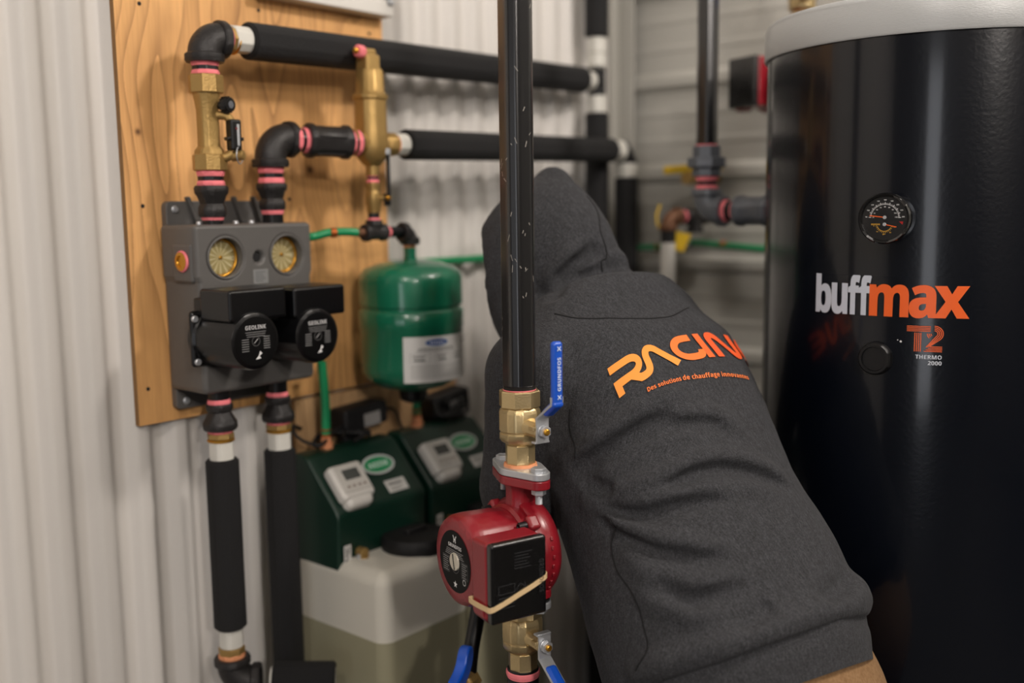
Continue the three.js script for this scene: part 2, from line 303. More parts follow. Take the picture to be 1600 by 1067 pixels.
// column 1: supply riser above the module
{
  const x = 0.969;
  elbow('large black iron elbow at the top left of the plywood board', V(x, 1.872, Z0), DN, PX, M.iron, 0.0265, 0.0375);
  nipple('black nipple with pink sealant above the flow meter valve', V(x, 1.8365, Z0), V(x, 1.814, Z0));
  // flow meter / balancing valve
  const o = thing('flow_meter_valve', 'brass balancing valve with black flow meter sight and knob', 'valve', [x, 1.664, Z0]);
  part(o, 'valve_nut', hex(0.0255, 0.122, 0.151, 8), M.brassCast);
  part(o, 'valve_body', lathe([[0, 0.02], [0.020, 0.02], [0.0185, 0.03], [0.0175, 0.05], [0.0175, 0.095], [0.020, 0.112], [0.0225, 0.124], [0, 0.124]]), M.brassCast);
  part(o, 'valve_nut', [hex(0.0255, 0, 0.026, 8), lathe([[0.024, 0.024], [0.023, 0.032], [0.0185, 0.038], [0.01, 0.038]])], M.brassCast);
  const k = part(o, 'adjusting_knob', [aim(lathe([[0, 0], [0.006, 0], [0.006, 0.01], [0.012, 0.011], [0.0125, 0.022], [0.011, 0.025], [0, 0.0255]]), V(0.25, 0, 1), V(0.012, 0.103, 0.014)), ...Array.from({ length: 14 }, (_, i) => aim(rbox(0.0016, 0.012, 0.0016, 0.0004).translate(0.0125 * Math.cos(i / 14 * 2 * PI), 0.0165, 0.0125 * Math.sin(i / 14 * 2 * PI)), V(0.25, 0, 1), V(0.012, 0.103, 0.014)))], M.blackPlastic);
  part(k, 'knob_cap', aim(cyl(0.006, 0.0252, 0.0262, 20, 0.0003), V(0.25, 0, 1), V(0.012, 0.103, 0.014)), M.ironGrey);
  part(o, 'bypass_tube', [tube([[0.008, 0.088, 0.012], [0.02, 0.086, 0.022], [0.026, 0.078, 0.026]], 0.007), tube([[0.006, 0.02, 0.01], [0.018, 0.022, 0.02], [0.026, 0.028, 0.026]], 0.008), aim(cyl(0.008, 0, 0.022), V(0.6, 0.15, 1), V(0.026, 0.022, 0.022))], M.brassCast);
  const s = part(o, 'sight_tube', [mv(rbox(0.020, 0.05, 0.018, 0.004), 0.027, 0.056, 0.03), mv(rbox(0.031, 0.006, 0.012, 0.002), 0.027, 0.05, 0.03)], M.blackPlastic);
  part(s, 'scale_plate', mv(rbox(0.0045, 0.034, 0.001, 0.0004), 0.029, 0.056, 0.0395), M.zinc);
  part(s, 'red_marker', mv(rbox(0.0035, 0.0035, 0.001, 0.0004), 0.026, 0.066, 0.0396), M.red);
  part(o, 'pull_ring', torus(0.0135, 0.0009).rotateY(0.6).translate(0.032, 0.024, 0.036), M.zinc);
  nipple('black nipple with pink sealant below the flow meter valve', V(x, 1.664, Z0), V(x, 1.639, Z0));
  bell('black bell reducer under the flow meter valve on the module top', V(x, 1.640, Z0), 0.05, 0.0245, 0.0185);
  nipple('short black nipple entering the left port of the module top', V(x, 1.592, Z0), V(x, 1.572, Z0), 0.0165, M.pink, [1, 0]);
  // horizontal run
  const a = thing('pipe_adapter', 'brass crimp adapter between upper elbow and insulated pipe', 'pipe fitting', [x + 0.0375, 1.874, Z0]);
  part(a, 'thread_sealant', aim(cyl(0.0225, -0.002, 0.007), PX), M.pink);
  part(a, 'adapter_body', aim(hex(0.0215, 0.006, 0.014, 8), PX), M.brassCast);
  part(a, 'crimp_ring', aim(pipeShell(0.0225, 0.018, 0.015, 0.02), PX), M.gold);
  insulated('upper long black foam insulated pipe running to the corner', V(1.050, 1.877, Z0), V(2.032, 1.898, -1.486), 0.0305, 0.032, 0.035, 'foam insulated pipes');
}
// column 2: return riser, coupling and air separator
{
  const x = 1.088, y = 1.720;
  bell('black bell reducer under the lower elbow on the module top', V(x, 1.645, Z0), 0.045, 0.0235, 0.0185);
  nipple('short black nipple entering the right port of the module top', V(x, 1.602, Z0), V(x, 1.572, Z0), 0.0175, M.pink, [1, 0]);
  nipple('black nipple with pink sealant below the lower elbow', V(x, 1.645, Z0), V(x, 1.671, Z0));
  elbow('black iron elbow turning towards the air separator', V(x, y, Z0), DN, PX, M.iron, 0.0265, 0.048);
  const ZS = -1.417, run = V(0.972, -0.02, 0.235).normalize(), at = (d) => V(x, y, Z0).addScaledVector(run, d);
  nipple('black nipple between the lower elbow and the long coupling', at(0.046), at(0.068));
  const c = thing('pipe_coupling', 'long black iron coupling left of the brass air separator', 'pipe fitting', at(0.067).toArray());
  part(c, 'coupling_body', aim(lathe([[0, 0], [0.0275, 0], [0.03, 0.003], [0.03, 0.011], [0.027, 0.015], [0.0265, 0.042], [0.027, 0.067], [0.03, 0.071], [0.03, 0.079], [0.0275, 0.082], [0, 0.082]]), run), M.iron);
  part(c, 'coupling_rib', aim(rbox(0.003, 0.054, 0.004, 0.001).translate(0.018, 0.041, 0.0205), run), M.iron);
  part(c, 'coupling_rib', aim(rbox(0.003, 0.054, 0.004, 0.001).translate(-0.012, 0.041, 0.024), run), M.iron);
  nipple('black nipple with pink rings entering the air separator', at(0.149), at(0.168), 0.0215);
  const xs = 1.288;
  const o = thing('air_separator', 'tall brass air separator with pink capped vent', 'air separator', [xs, 1.6655, ZS]);
  part(o, 'separator_body', lathe([[0, 0.012], [0.014, 0.012], [0.018, 0.016], [0.027, 0.026], [0.0305, 0.045], [0.0295, 0.07], [0.029, 0.085], [0.029, 0.128], [0.032, 0.131], [0.0325, 0.137], [0.029, 0.14], [0.0262, 0.144], [0.0252, 0.178], [0.022, 0.184], [0, 0.184]]), M.brassCast);
  part(o, 'vent_head', [mv(rbox(0.034, 0.04, 0.034, 0.007), -0.003, 0.19, 0), mv(rbox(0.026, 0.02, 0.028, 0.005), -0.006, 0.209, 0)], M.brassCast);
  const vc = part(o, 'vent_cap', aim(lathe([[0, 0], [0.01, 0], [0.0115, 0.002], [0.0115, 0.012], [0.0085, 0.0165], [0, 0.017]]), V(-1, 0.02, 0.25), V(-0.018, 0.212, 0.002)), M.pink, 'pink vent cap');
  part(vc, 'vent_tip', aim(lathe([[0, 0.014], [0.005, 0.014], [0.005, 0.022], [0.003, 0.025], [0, 0.025]]), V(-1, 0.02, 0.25), V(-0.018, 0.212, 0.002)), M.gold);
  part(o, 'side_port', aim(lathe([[0, 0], [0.0235, 0], [0.0235, 0.012], [0.020, 0.022], [0.020, 0.04], [0, 0.04]]), PX, V(-0.05, 0.052, 0)), M.brassCast);
  part(o, 'side_port', aim(lathe([[0, 0.012], [0.019, 0.012], [0.0185, 0.03], [0.0215, 0.034], [0.0215, 0.052], [0, 0.052]]), PX, V(0, 0.052, 0)), M.brassCast);
  part(o, 'thread_sealant', aim(pipeShell(0.0195, 0.012, 0.052, 0.06), PX, V(0, 0.052, 0)), M.peach);
  part(o, 'drain_port', lathe([[0, -0.006], [0.0125, -0.006], [0.0125, 0.016], [0, 0.016]]), M.brassCast);
  insulated('lower black foam insulated pipe leaving the air separator', V(1.37, 1.7185, ZS), V(2.072, 1.731, -1.43), 0.0285, 0.026, 0.03, 'foam insulated pipes');
  // drain leg
  nipple('small black nipple under the air separator', V(xs, 1.664, ZS), V(xs, 1.646, ZS), 0.0105);
  const b = thing('ball_valve', 'small brass ball valve with black lever under the air separator', 'valve', [xs, 1.592, ZS]);
  part(b, 'valve_body', [lathe([[0, 0], [0.0115, 0], [0.0125, 0.003], [0.0125, 0.012], [0.0145, 0.017], [0.0145, 0.035], [0.0125, 0.04], [0.0135, 0.044], [0.0135, 0.055], [0, 0.055]]), aim(cyl(0.006, 0, 0.024), V(0.55, 0, 1), V(0, 0.027, 0))], M.brassCast);
  part(b, 'lever', [aim(rbox(0.012, 0.075, 0.004, 0.0018).translate(0, 0.058, 0), UP).rotateY(0.5).translate(0.014, 0.01, 0.027), mv(rbox(0.014, 0.022, 0.004, 0.001), 0.013, 0.024, 0.023)], M.blackPlastic);
  part(b, 'lever_tip', mv(rbox(0.012, 0.012, 0.005, 0.0022), 0.014, 0.11, 0.027), M.zinc);
  part(b, 'lever_nut', [aim(hex(0.0055, 0.024, 0.03), V(0.55, 0, 1), V(0, 0.027, 0)), aim(cyl(0.003, 0.03, 0.034), V(0.55, 0, 1), V(0, 0.027, 0))], M.gold);
  nipple('small black nipple above the little pipe tee', V(xs, 1.592, ZS), V(xs, 1.577, ZS), 0.0105, M.pink, [0, 1]);
  const t = thing('pipe_tee', 'small black iron tee above the green expansion tank', 'pipe fitting', [xs, 1.556, ZS]);
  part(t, 'tee_body', [aim(lathe([[0, -0.026], [0.0145, -0.026], [0.016, -0.024], [0.016, -0.016], [0.0135, -0.012], [0.0135, 0.012], [0.016, 0.016], [0.016, 0.024], [0.0145, 0.026], [0, 0.026]]), PX), lathe([[0, 0], [0.0135, 0], [0.0135, 0.01], [0.016, 0.013], [0.016, 0.021], [0.0145, 0.023], [0, 0.023]])], M.iron);
  nipple('horizontal black nipple between the little tee and the tank elbow', V(xs + 0.026, 1.556, ZS), V(1.362, 1.556, ZS), 0.0102, M.pink, [1, 0]);
  elbow('small black iron elbow turning down to the green expansion tank', V(1.378, 1.554, ZS), NX, DN, M.iron, 0.0145, 0.023);
  // green hose from module to tee
  const gh = thing('green_hose', 'short green hose between grey module and little tee', 'hose', [1.15, 1.556, Z0]);
  part(gh, 'hose_tube', tube([[0, -0.004, 0], [0.025, -0.004, 0], [0.05, 0.002, 0.012], [0.08, 0.003, 0.026], [0.1, 0.001, 0.034]], 0.0075), M.greenTube);
  part(gh, 'copper_ring', aim(pipeShell(0.0088, 0.006, 0, 0.012), V(0.9, 0, 0.42), V(0.052, 0.002, 0.013)), M.copper);
  part(gh, 'copper_stub', aim(cyl(0.007, 0.096, 0.118), PX, V(0, 0.001, 0.0345)), M.bronze);
}
// ------------------------------------------------------------------ expansion tank
{
  const o = thing('expansion_tank', 'green steel expansion tank with white data label', 'tank', [1.378, 1.248, -1.418]);
  const R = 0.099;
  part(o, 'tank_shell', lathe([[0, 0], [0.03, 0.002], [0.065, 0.012], [0.088, 0.026], [0.097, 0.04], [R, 0.056], [R, 0.124], [R + 0.0018, 0.1265], [R + 0.0018, 0.157], [R, 0.16], [R - 0.0035, 0.1635], [R - 0.0035, 0.167], [R, 0.17], [R, 0.215], [0.0965, 0.228], [0.088, 0.238], [0.06, 0.2485], [0.03, 0.2535], [0.0, 0.2545]], 72), M.greenTank);
  part(o, 'inlet_nozzle', lathe([[0.013, 0.25], [0.0125, 0.254], [0.0115, 0.262], [0.0115, 0.279], [0, 0.279]]), M.greenTank);
  part(o, 'thread_sealant', pipeShell(0.012, 0.005, 0.276, 0.284), M.peach);
  part(o, 'valve_cap', lathe([[0, -0.022], [0.018, -0.022], [0.026, -0.016], [0.028, 0.004], [0, 0.004]]), M.blackPlastic);
  const tex = canvasTex(512, 384, (x, w, h) => {
    x.fillStyle = '#d3d2cf'; x.fillRect(0, 0, w, h);
    x.fillStyle = '#1f3f86'; x.beginPath(); x.ellipse(205, 52, 72, 27, 0, 0, 7); x.fill(); x.strokeStyle = '#6b93c9'; x.lineWidth = 5; x.stroke();
    x.fillStyle = '#d9e2f2'; x.textAlign = 'center'; for (let i = 0; i < 6; i++) x.fillRect(160 + i * 16, 42 + (i % 2) * 3, 9, 20);
    x.fillStyle = '#333'; x.font = 'bold 15px sans-serif'; for (let i = 0; i < 17; i++) x.fillRect(90 + i * 14, 96, 9, 11); for (let i = 0; i < 22; i++) x.fillRect(80 + i * 12, 116, 8, 7);
    x.strokeStyle = '#777'; x.lineWidth = 2; for (const [a, b] of [[40, 120], [190, 110], [320, 120]]) { x.strokeRect(a, 140, b, 72); x.fillStyle = '#555'; x.fillRect(a + 14, 156, b - 40, 6); x.fillRect(a + 14, 170, b - 55, 6); x.fillStyle = '#222'; x.fillRect(a + 20, 190, b - 52, 11); }
    x.fillStyle = '#9a9996'; for (let i = 0; i < 8; i++) x.fillRect(40, 236 + i * 15, 430 - (i * 37) % 60, 5);
    x.fillStyle = '#444'; x.fillRect(400, 30, 90, 6); x.fillRect(420, 60, 70, 10); x.fillRect(420, 80, 50, 6);
  });
  const g = new THREE.CylinderGeometry(R + 0.0012, R + 0.0012, 0.086, 40, 1, true, 0, 1.62); // arc from +z
  g.rotateY(-0.94); g.translate(0, 0.073, 0);
  part(o, 'data_label', g, new THREE.MeshStandardMaterial({ map: tex, roughness: 0.5, side: THREE.DoubleSide }), 'white printed data label');
}

// ------------------------------------------------------------------ grey pump module
{
  const o = thing('pump_module', 'grey twin pump module with two round gauges on plywood', 'pump module', [1.035, 1.27, -1.538]);
  const plate = new THREE.Shape();
  plate.moveTo(-0.104, 0.008); plate.quadraticCurveTo(-0.104, 0, -0.096, 0); plate.lineTo(0.1, 0); plate.lineTo(0.108, 0.008); plate.lineTo(0.108, 0.335); plate.lineTo(0.086, 0.345); plate.lineTo(-0.094, 0.345); plate.quadraticCurveTo(-0.104, 0.345, -0.104, 0.335); plate.closePath();
  part(o, 'back_plate', extr(plate, 0.012), M.module);
  for (const x of [-0.06, -0.02, 0.03, 0.07]) part(o, 'plate_web', aim(rbox(0.006, 0.05, 0.012, 0.002), V(-0.35, 1, 0)).translate(x, 0.33, 0.018), M.module);
  const h = new THREE.Shape(); const W = 0.112;
  h.moveTo(-W + 0.01, 0.034); h.lineTo(W - 0.01, 0.034); h.quadraticCurveTo(W, 0.034, W, 0.046); h.lineTo(W, 0.215); h.lineTo(W + 0.004, 0.225); h.lineTo(W + 0.004, 0.3); h.quadraticCurveTo(W + 0.004, 0.308, W - 0.006, 0.308); h.lineTo(-W + 0.004, 0.308); h.quadraticCurveTo(-W - 0.004, 0.308, -W - 0.004, 0.3); h.lineTo(-W - 0.004, 0.225); h.lineTo(-W, 0.215); h.lineTo(-W, 0.046); h.quadraticCurveTo(-W, 0.034, -W + 0.01, 0.034);
  for (const sx of [-0.061, 0.061]) { const c = new THREE.Path(); c.absarc(sx, 0.254, 0.0325, 0, 2 * PI, true); h.holes.push(c); }
  { const c = new THREE.Path(); c.absarc(0.003, 0.252, 0.008, 0, 2 * PI, true); h.holes.push(c); }
  part(o, 'housing', new THREE.ExtrudeGeometry(h, { depth: 0.085, bevelEnabled: true, bevelThickness: 0.009, bevelSize: 0.007, bevelOffset: -0.007, bevelSegments: 5, curveSegments: 24 }).translate(0, 0, 0.016), M.module);
  part(o, 'housing_core', mv(rbox(0.2, 0.25, 0.05, 0.004), 0, 0.17, 0.045), M.module);
  const dial = canvasTex(256, 256, (x) => { x.fillStyle = '#cdbf8c'; x.fillRect(0, 0, 256, 256); x.translate(128, 128); for (let i = 0; i < 40; i++) { x.rotate(2 * PI / 40); x.fillStyle = i % 3 ? '#b7a771' : '#ddd2a6'; x.beginPath(); x.moveTo(0, 0); x.lineTo(120, -9); x.lineTo(120, 9); x.fill(); } x.strokeStyle = '#8e6a20'; x.lineWidth = 5; x.beginPath(); x.arc(0, 0, 112, 0, 7); x.stroke(); x.strokeStyle = '#6d5a28'; for (let i = 0; i < 30; i++) { x.rotate(2 * PI / 30); x.beginPath(); x.moveTo(0, 92); x.lineTo(0, i % 5 ? 104 : 112); x.lineWidth = i % 5 ? 2 : 5; x.stroke(); } });
  const dm = new THREE.MeshPhysicalMaterial({ map: dial, roughness: 0.3, metalness: 0.35, clearcoat: 1, clearcoatRoughness: 0.05 });
  for (const sx of [-0.061, 0.061]) {
    const g = part(o, 'round_gauge', mv(disc(0.0315), sx, 0.254, 0.093), dm, 'brass coloured round gauge');
    part(g, 'gauge_ring', torus(0.0302, 0.002).translate(sx, 0.254, 0.0945), M.gold);
    part(g, 'gauge_hub', mv(cyl(0.003, 0, 0.003).rotateX(PI / 2), sx, 0.254, 0.094), M.gold);
    part(o, 'gauge_bezel', torus(0.0335, 0.0022).translate(sx, 0.254, 0.1095), M.module);
  }
  part(o, 'center_plug', mv(cyl(0.0079, 0, 0.004).rotateX(PI / 2), 0.003, 0.252, 0.1), M.blackMatte);
  const rp = canvasTex(128, 96, (x) => { x.fillStyle = '#8f9090'; x.fillRect(0, 0, 128, 96); x.fillStyle = '#5f6163'; for (let i = 0; i < 5; i++) x.fillRect(18, 16 + i * 15, 88 - (i * 23) % 34, 5); });
  part(o, 'rating_plate', mv(new THREE.PlaneGeometry(0.03, 0.024), 0.005, 0.22, 0.1105), new THREE.MeshStandardMaterial({ map: rp, roughness: 0.4, metalness: 0.3 }));
  const sp = part(o, 'side_boss', mv(rbox(0.012, 0.064, 0.056, 0.014), -0.113, 0.247, 0.072), M.module);
  part(sp, 'port_plug', aim(lathe([[0, 0], [0.013, 0], [0.015, 0.002], [0.015, 0.005], [0.0095, 0.0055], [0.0085, 0.003], [0, 0.003]]), NX, V(-0.119, 0.25, 0.076)), M.gold);
  part(sp, 'port_sealant', aim(torus(0.0148, 0.0028).rotateX(PI / 2), NX, V(-0.1205, 0.25, 0.076)), M.pink);
  const bolt = () => [cyl(0.0062, 0, 0.003, 18).rotateX(PI / 2), hex(0.0042, 0.003, 0.006).rotateX(PI / 2)];
  for (const [x, y] of [[-0.09, 0.333], [-0.005, 0.333], [-0.088, 0.012]]) part(o, 'mounting_bolt', bolt().map((g) => g.translate(x, y, 0.0135)), M.zinc);
  for (const [x, z] of [[-0.085, 0.075], [-0.07, 0.075], [-0.015, 0.075], [0.02, 0.07], [0.085, 0.06]]) part(o, 'top_screw', mv(lathe([[0, 0], [0.005, 0], [0.0045, 0.005], [0, 0.006]], 16), x, 0.3075, z), M.zinc);
  // two pump motors
  const plateTex = canvasTex(256, 256, (x) => {
    x.fillStyle = '#060607'; x.fillRect(0, 0, 256, 256); x.fillStyle = '#c8c8c8'; x.textAlign = 'center'; x.font = 'bold 30px sans-serif'; x.fillText('GEOLINK', 128, 66, 130);
    x.fillStyle = '#7b7b7b'; for (let i = 0; i < 3; i++) x.fillRect(64 + i * 4, 78 + i * 11, 128 - i * 8, 4);
    for (let i = 0; i < 6; i++) { x.fillRect(40, 112 + i * 12, 44, 5); x.fillRect(174, 106 + i * 12, 40, 5); }
    x.strokeStyle = '#555'; x.lineWidth = 4; x.beginPath(); x.arc(128, 128, 24, 0, 7); x.stroke(); x.strokeStyle = '#bbb'; x.beginPath(); x.moveTo(116, 138); x.lineTo(140, 116); x.stroke();
    x.fillStyle = '#ddd'; x.beginPath(); x.moveTo(150, 180); x.lineTo(164, 194); x.lineTo(146, 206); x.lineTo(156, 220); x.lineTo(120, 224); x.lineTo(140, 204); x.fill();
  });
  const pm = new THREE.MeshPhysicalMaterial({ map: plateTex, roughness: 0.35 });
  for (const [px, py] of [[-0.086, 0.128], [0.036, 0.124]]) {
    const g = part(o, 'pump_motor', [lathe([[0, 0], [0.05, 0], [0.05, 0.012], [0.0465, 0.016], [0.0465, 0.1], [0.044, 0.108], [0.040, 0.11], [0, 0.11]], 48).rotateX(PI / 2).translate(px, py, 0.105)], M.blackPlastic);
    part(g, 'name_plate', mv(disc(0.0385), px, py, 0.2156), pm);
    part(g, 'control_box', [mv(rbox(0.108, 0.05, 0.082, 0.006), px + 0.014, py + 0.056, 0.167), mv(rbox(0.1, 0.03, 0.03, 0.004), px + 0.014, py + 0.05, 0.118)], M.blackPlastic);
    for (const [x, y] of [[-0.045, 0.033], [-0.043, -0.036], [0.044, 0.034]]) part(g, 'flange_bolt', cyl(0.0055, 0, 0.006, 16).rotateX(PI / 2).translate(px + x, py + y, 0.117), M.zinc);
    part(g, 'flange', mv(rbox(0.1, 0.09, 0.012, 0.006), px, py, 0.112), M.blackPlastic);
  }
}
// pipes under the module
for (const [x, yTop, yEnd, first] of [[0.963, 1.281, 0.894, true], [1.081, 1.276, 0.0, false]]) {
  const w = first ? 'left' : 'right';
  nipple(first ? 'black nipple under the module on the shorter downpipe' : 'black nipple with pink ring under the module on the longer downpipe', V(x, 1.31, Z0), V(x, yTop, Z0), 0.0175, M.pink, [0, 1]);
  bell(first ? 'black bell reducer above the shorter insulated downpipe' : 'black bell reducer above the longer insulated downpipe', V(x, yTop + 0.002, Z0), 0.044, 0.0195, 0.0245);
  const a = thing('pipe_adapter', first ? 'brass and white crimp adapter on top of the shorter downpipe' : 'brass and white crimp adapter on top of the longer downpipe', 'pipe fitting', [x, yTop - 0.062, Z0]);
  part(a, 'thread_sealant', pipeShell(0.021, 0.012, 0.014, 0.021), M.pink);
  part(a, 'adapter_body', hex(0.0205, 0.005, 0.0145, 8), M.brassCast); part(a, 'crimp_ring', pipeShell(0.0225, 0.018, 0.0, 0.0045), M.gold);
  insulated(first ? 'shorter black foam insulated downpipe ending at a dark elbow' : 'longer black foam insulated downpipe reaching down to the floor', V(x, yTop - 0.092, Z0), V(x, yEnd, Z0), 0.0275, 0.032, first ? 0.034 : 0, 'foam insulated downpipes');
  if (first) {
    const b = thing('pipe_adapter', 'brass crimp adapter above the bottom dark elbow', 'pipe fitting', [x, 0.846, Z0]);
    part(b, 'adapter_body', hex(0.021, 0.002, 0.014, 8), M.brassCast); part(b, 'thread_sealant', pipeShell(0.0225, 0.012, -0.006, 0.003), M.peach);
    elbow('dark iron elbow at the foot of the shorter downpipe', V(x, 0.796, Z0), UP, V(0.72, 0, 0.69).normalize(), M.iron, 0.026, 0.046);
    insulated('short foam insulated pipe leaving the bottom dark elbow', V(x + 0.048, 0.796, Z0 + 0.046), V(x + 0.125, 0.79, Z0 + 0.12), 0.03, 0.004, 0);
  }
}

// ------------------------------------------------------------------ corner risers
{
  const zA = -1.492, xA = 2.1, xB = 2.152, zB = -1.44;
  insulated('foam insulated riser going up at the corner above the upper pipe', V(xA, 2.005, zA), V(xA, 3.9, zA), 0.0285, 0.05, 0, 'corner risers');
  const t = thing('pipe_tee', 'white and black plastic tee at the corner end of the upper pipe', 'pipe fitting', [xA, 1.9, zA]);
  part(t, 'tee_body', [mv(cyl(0.0215, -0.032, 0.03), 0, 0, 0), aim(cyl(0.0215, 0, 0.026), NX)], M.blackMatte);
  part(t, 'white_coupling', [pipeShell(0.0235, 0.012, 0.034, 0.062), pipeShell(0.0235, 0.012, 0.066, 0.1)], M.whitePipe);
  part(t, 'white_coupling', [pipeShell(0.023, 0.012, -0.075, -0.034), aim(pipeShell(0.0225, 0.012, 0.026, 0.036), NX)], M.whitePipe);
  insulated('foam insulated riser going down at the corner behind the lower pipe', V(xA, 1.825, zA), V(xA, 0.0, zA), 0.0285, 0.04, 0, 'corner risers');
  const e = elbow('black plastic elbow with white collars at the corner end of the lower pipe', V(xB, 1.732, zB), NX, DN, M.blackMatte, 0.0215, 0.03);
  part(e, 'white_collar', aim(pipeShell(0.0265, 0.012, 0.03, 0.046), V(-1, 0, 0.0)), M.whitePipe);
  part(e, 'white_collar', pipeShell(0.0265, 0.012, -0.064, -0.03), M.whitePipe);
  insulated('foam insulated riser dropping from the corner elbow', V(xB, 1.668, zB), V(xB, 0.0, zB), 0.0285, 0.03, 0, 'corner risers');
  solo('green_hose', 'green hose running along the white wall behind the hooded person', 'hose', tube([[1.44, 1.487, -1.535], [1.7, 1.486, -1.53], [2.0, 1.488, -1.53], [2.2, 1.49, -1.49], [2.26, 1.492, -1.42]], 0.0085, 60), M.greenTube);
}

// ------------------------------------------------------------------ glycol feeders
function feeder(label, x0) {
  const o = thing('glycol_feeder', label, 'feeder', [x0, 0.0, -1.378], 0);
  const W = 0.222, D0 = -0.125, D1 = 0.117;   // local z range of the tank
  const H = 0.975;
  // translucent tank
  const shell = new RoundedBoxGeometry(W, 0.50, D1 - D0, 5, 0.026).translate(W / 2, H - 0.25, (D0 + D1) / 2);
  const fs = new THREE.Shape(); { const a = W / 2 + 0.0005, b = (D1 - D0) / 2 + 0.0005, r = 0.026; fs.moveTo(-a + r, -b); fs.lineTo(a - r, -b); fs.absarc(a - r, -b + r, r, -PI / 2, 0); fs.lineTo(a, b - r); fs.absarc(a - r, b - r, r, 0, PI / 2); fs.lineTo(-a + r, b); fs.absarc(-a + r, b - r, r, PI / 2, PI); fs.lineTo(-a, -b + r); fs.absarc(-a + r, -b + r, r, PI, 1.5 * PI); }
  part(o, 'fluid_tank', shell, new THREE.MeshPhysicalMaterial({ color: 0xe2ded2, roughness: 0.9, transmission: 0.25, thickness: 0, side: THREE.DoubleSide }), 'translucent white plastic fluid tank');
  part(o, 'tank_fluid', extr(fs, 0.36, 0).rotateX(-PI / 2).translate(W / 2, 0.49, (D0 + D1) / 2), std(0x959178, 0.5), 'olive fluid filling the lower tank');
  part(o, 'stand', [mv(rbox(W + 0.01, 0.02, D1 - D0 + 0.01, 0.003), W / 2, 0.463, (D0 + D1) / 2), ...[[0.02, D0 + 0.02], [W - 0.02, D0 + 0.02], [0.02, D1 - 0.02], [W - 0.02, D1 - 0.02]].map(([x, z]) => mv(rbox(0.025, 0.455, 0.025, 0.002), x, 0.2275, z))], M.dark);
  // head: side profile extruded along x
  const s = new THREE.Shape();   // (z, y)
  s.moveTo(D0 + 0.002, 0.955); s.lineTo(0.0, 0.955); s.lineTo(0.004, 1.05); s.quadraticCurveTo(0.004, 1.058, -0.002, 1.066); s.lineTo(-0.075, 1.146); s.quadraticCurveTo(-0.083, 1.155, -0.094, 1.155); s.lineTo(D0 + 0.008, 1.155); s.quadraticCurveTo(D0 + 0.002, 1.155, D0 + 0.002, 1.148); s.closePath();
  const turnX = (g) => g.rotateY(-PI / 2);   // shape x -> z, extrude z -> -x
  const head = turnX(new THREE.ExtrudeGeometry(s, { depth: W - 0.014, bevelEnabled: true, bevelThickness: 0.006, bevelSize: 0.005, bevelOffset: -0.005, bevelSegments: 3 })).translate(W - 0.007, 0, 0);
  // cut the right front corner: lower block sits back there
  part(o, 'housing', head, M.greenPlastic);
  // slanted face frame
  const q = new THREE.Quaternion().setFromUnitVectors(V(0, 0, 1), V(0, 0.073, 0.080).normalize());
  const place = (g, x, t, off) => g.applyQuaternion(q).translate(x, 1.066 + 0.080 * t + off * 0.67, -0.002 - 0.073 * t + off * 0.74);
  const c = part(o, 'controller', [place(rbox(0.076, 0.072, 0.026, 0.009), 0.052, 0.40, 0.012), place(rbox(0.062, 0.03, 0.03, 0.012), 0.052, 0.08, 0.006)], M.whitePlastic, 'white digital controller');
  part(c, 'face_frame', place(rbox(0.064, 0.056, 0.003, 0.0014), 0.052, 0.43, 0.0255), std(0xc9c6c0, 0.4));
  part(c, 'screen', place(rbox(0.036, 0.021, 0.002, 0.0008), 0.053, 0.49, 0.0272), std(0x4b4e4c, 0.25));
  for (let i = 0; i < 4; i++) part(c, 'button', place(rbox(0.006, 0.004, 0.002, 0.0009), 0.034 + i * 0.0125, 0.27, 0.0272), std(0x8d7d74, 0.5));
  const badge = printMat(512, 256, (x, w, h, a) => {
    x.fillStyle = a ? '#fff' : '#b9bdbb'; x.beginPath(); x.ellipse(256, 128, 250, 122, 0, 0, 7); x.fill(); if (a) return;
    x.fillStyle = '#1c8a56'; x.beginPath(); x.ellipse(256, 128, 214, 92, 0, 0, 7); x.fill();
    x.fillStyle = '#cfe4d8'; x.font = 'bold 92px sans-serif'; x.textAlign = 'center'; x.fillText('AXIOM', 256, 160, 320);
  }, { back: '#b9bdbb' });
  part(o, 'brand_badge', place(new THREE.PlaneGeometry(0.082, 0.044), 0.143, 0.62, 0.0035), badge, 'oval green and silver badge');
  const lt = canvasTex(256, 128, (x) => { x.fillStyle = '#c7c6c2'; x.fillRect(0, 0, 256, 128); x.fillStyle = '#222'; for (let i = 0; i < 9; i++) x.fillRect(40 + i * 20, 26 + (i % 3) * 3, 13, 26); x.fillStyle = '#666'; for (let i = 0; i < 3; i++) x.fillRect(50, 76 + i * 14, 150 - i * 18, 5); });
  part(o, 'model_label', place(new THREE.PlaneGeometry(0.05, 0.026), 0.158, 0.16, 0.0035), new THREE.MeshStandardMaterial({ map: lt, roughness: 0.5 }));
  const sl = canvasTex(64, 128, (x) => { x.fillStyle = '#cfcecb'; x.fillRect(0, 0, 64, 128); x.fillStyle = '#444'; x.fillRect(14, 18, 8, 60); x.fillRect(30, 30, 6, 70); x.fillRect(42, 14, 8, 50); x.fillStyle = '#111'; x.fillRect(12, 94, 16, 14); });
  part(o, 'side_label', mv(new THREE.PlaneGeometry(0.017, 0.036), 0.018, 0.985, 0.0065), new THREE.MeshStandardMaterial({ map: sl, roughness: 0.5 }));
  const hv = part(o, 'hose_fitting', [mv(lathe([[0, -0.014], [0.007, -0.014], [0.007, 0.0], [0.0085, 0.004], [0.0085, 0.012], [0, 0.012]], 20), 0.046, 0.966, 0.018), aim(cyl(0.0095, 0, 0.018), PZ, V(0.046, 0.984, 0.004))], M.brassCast);
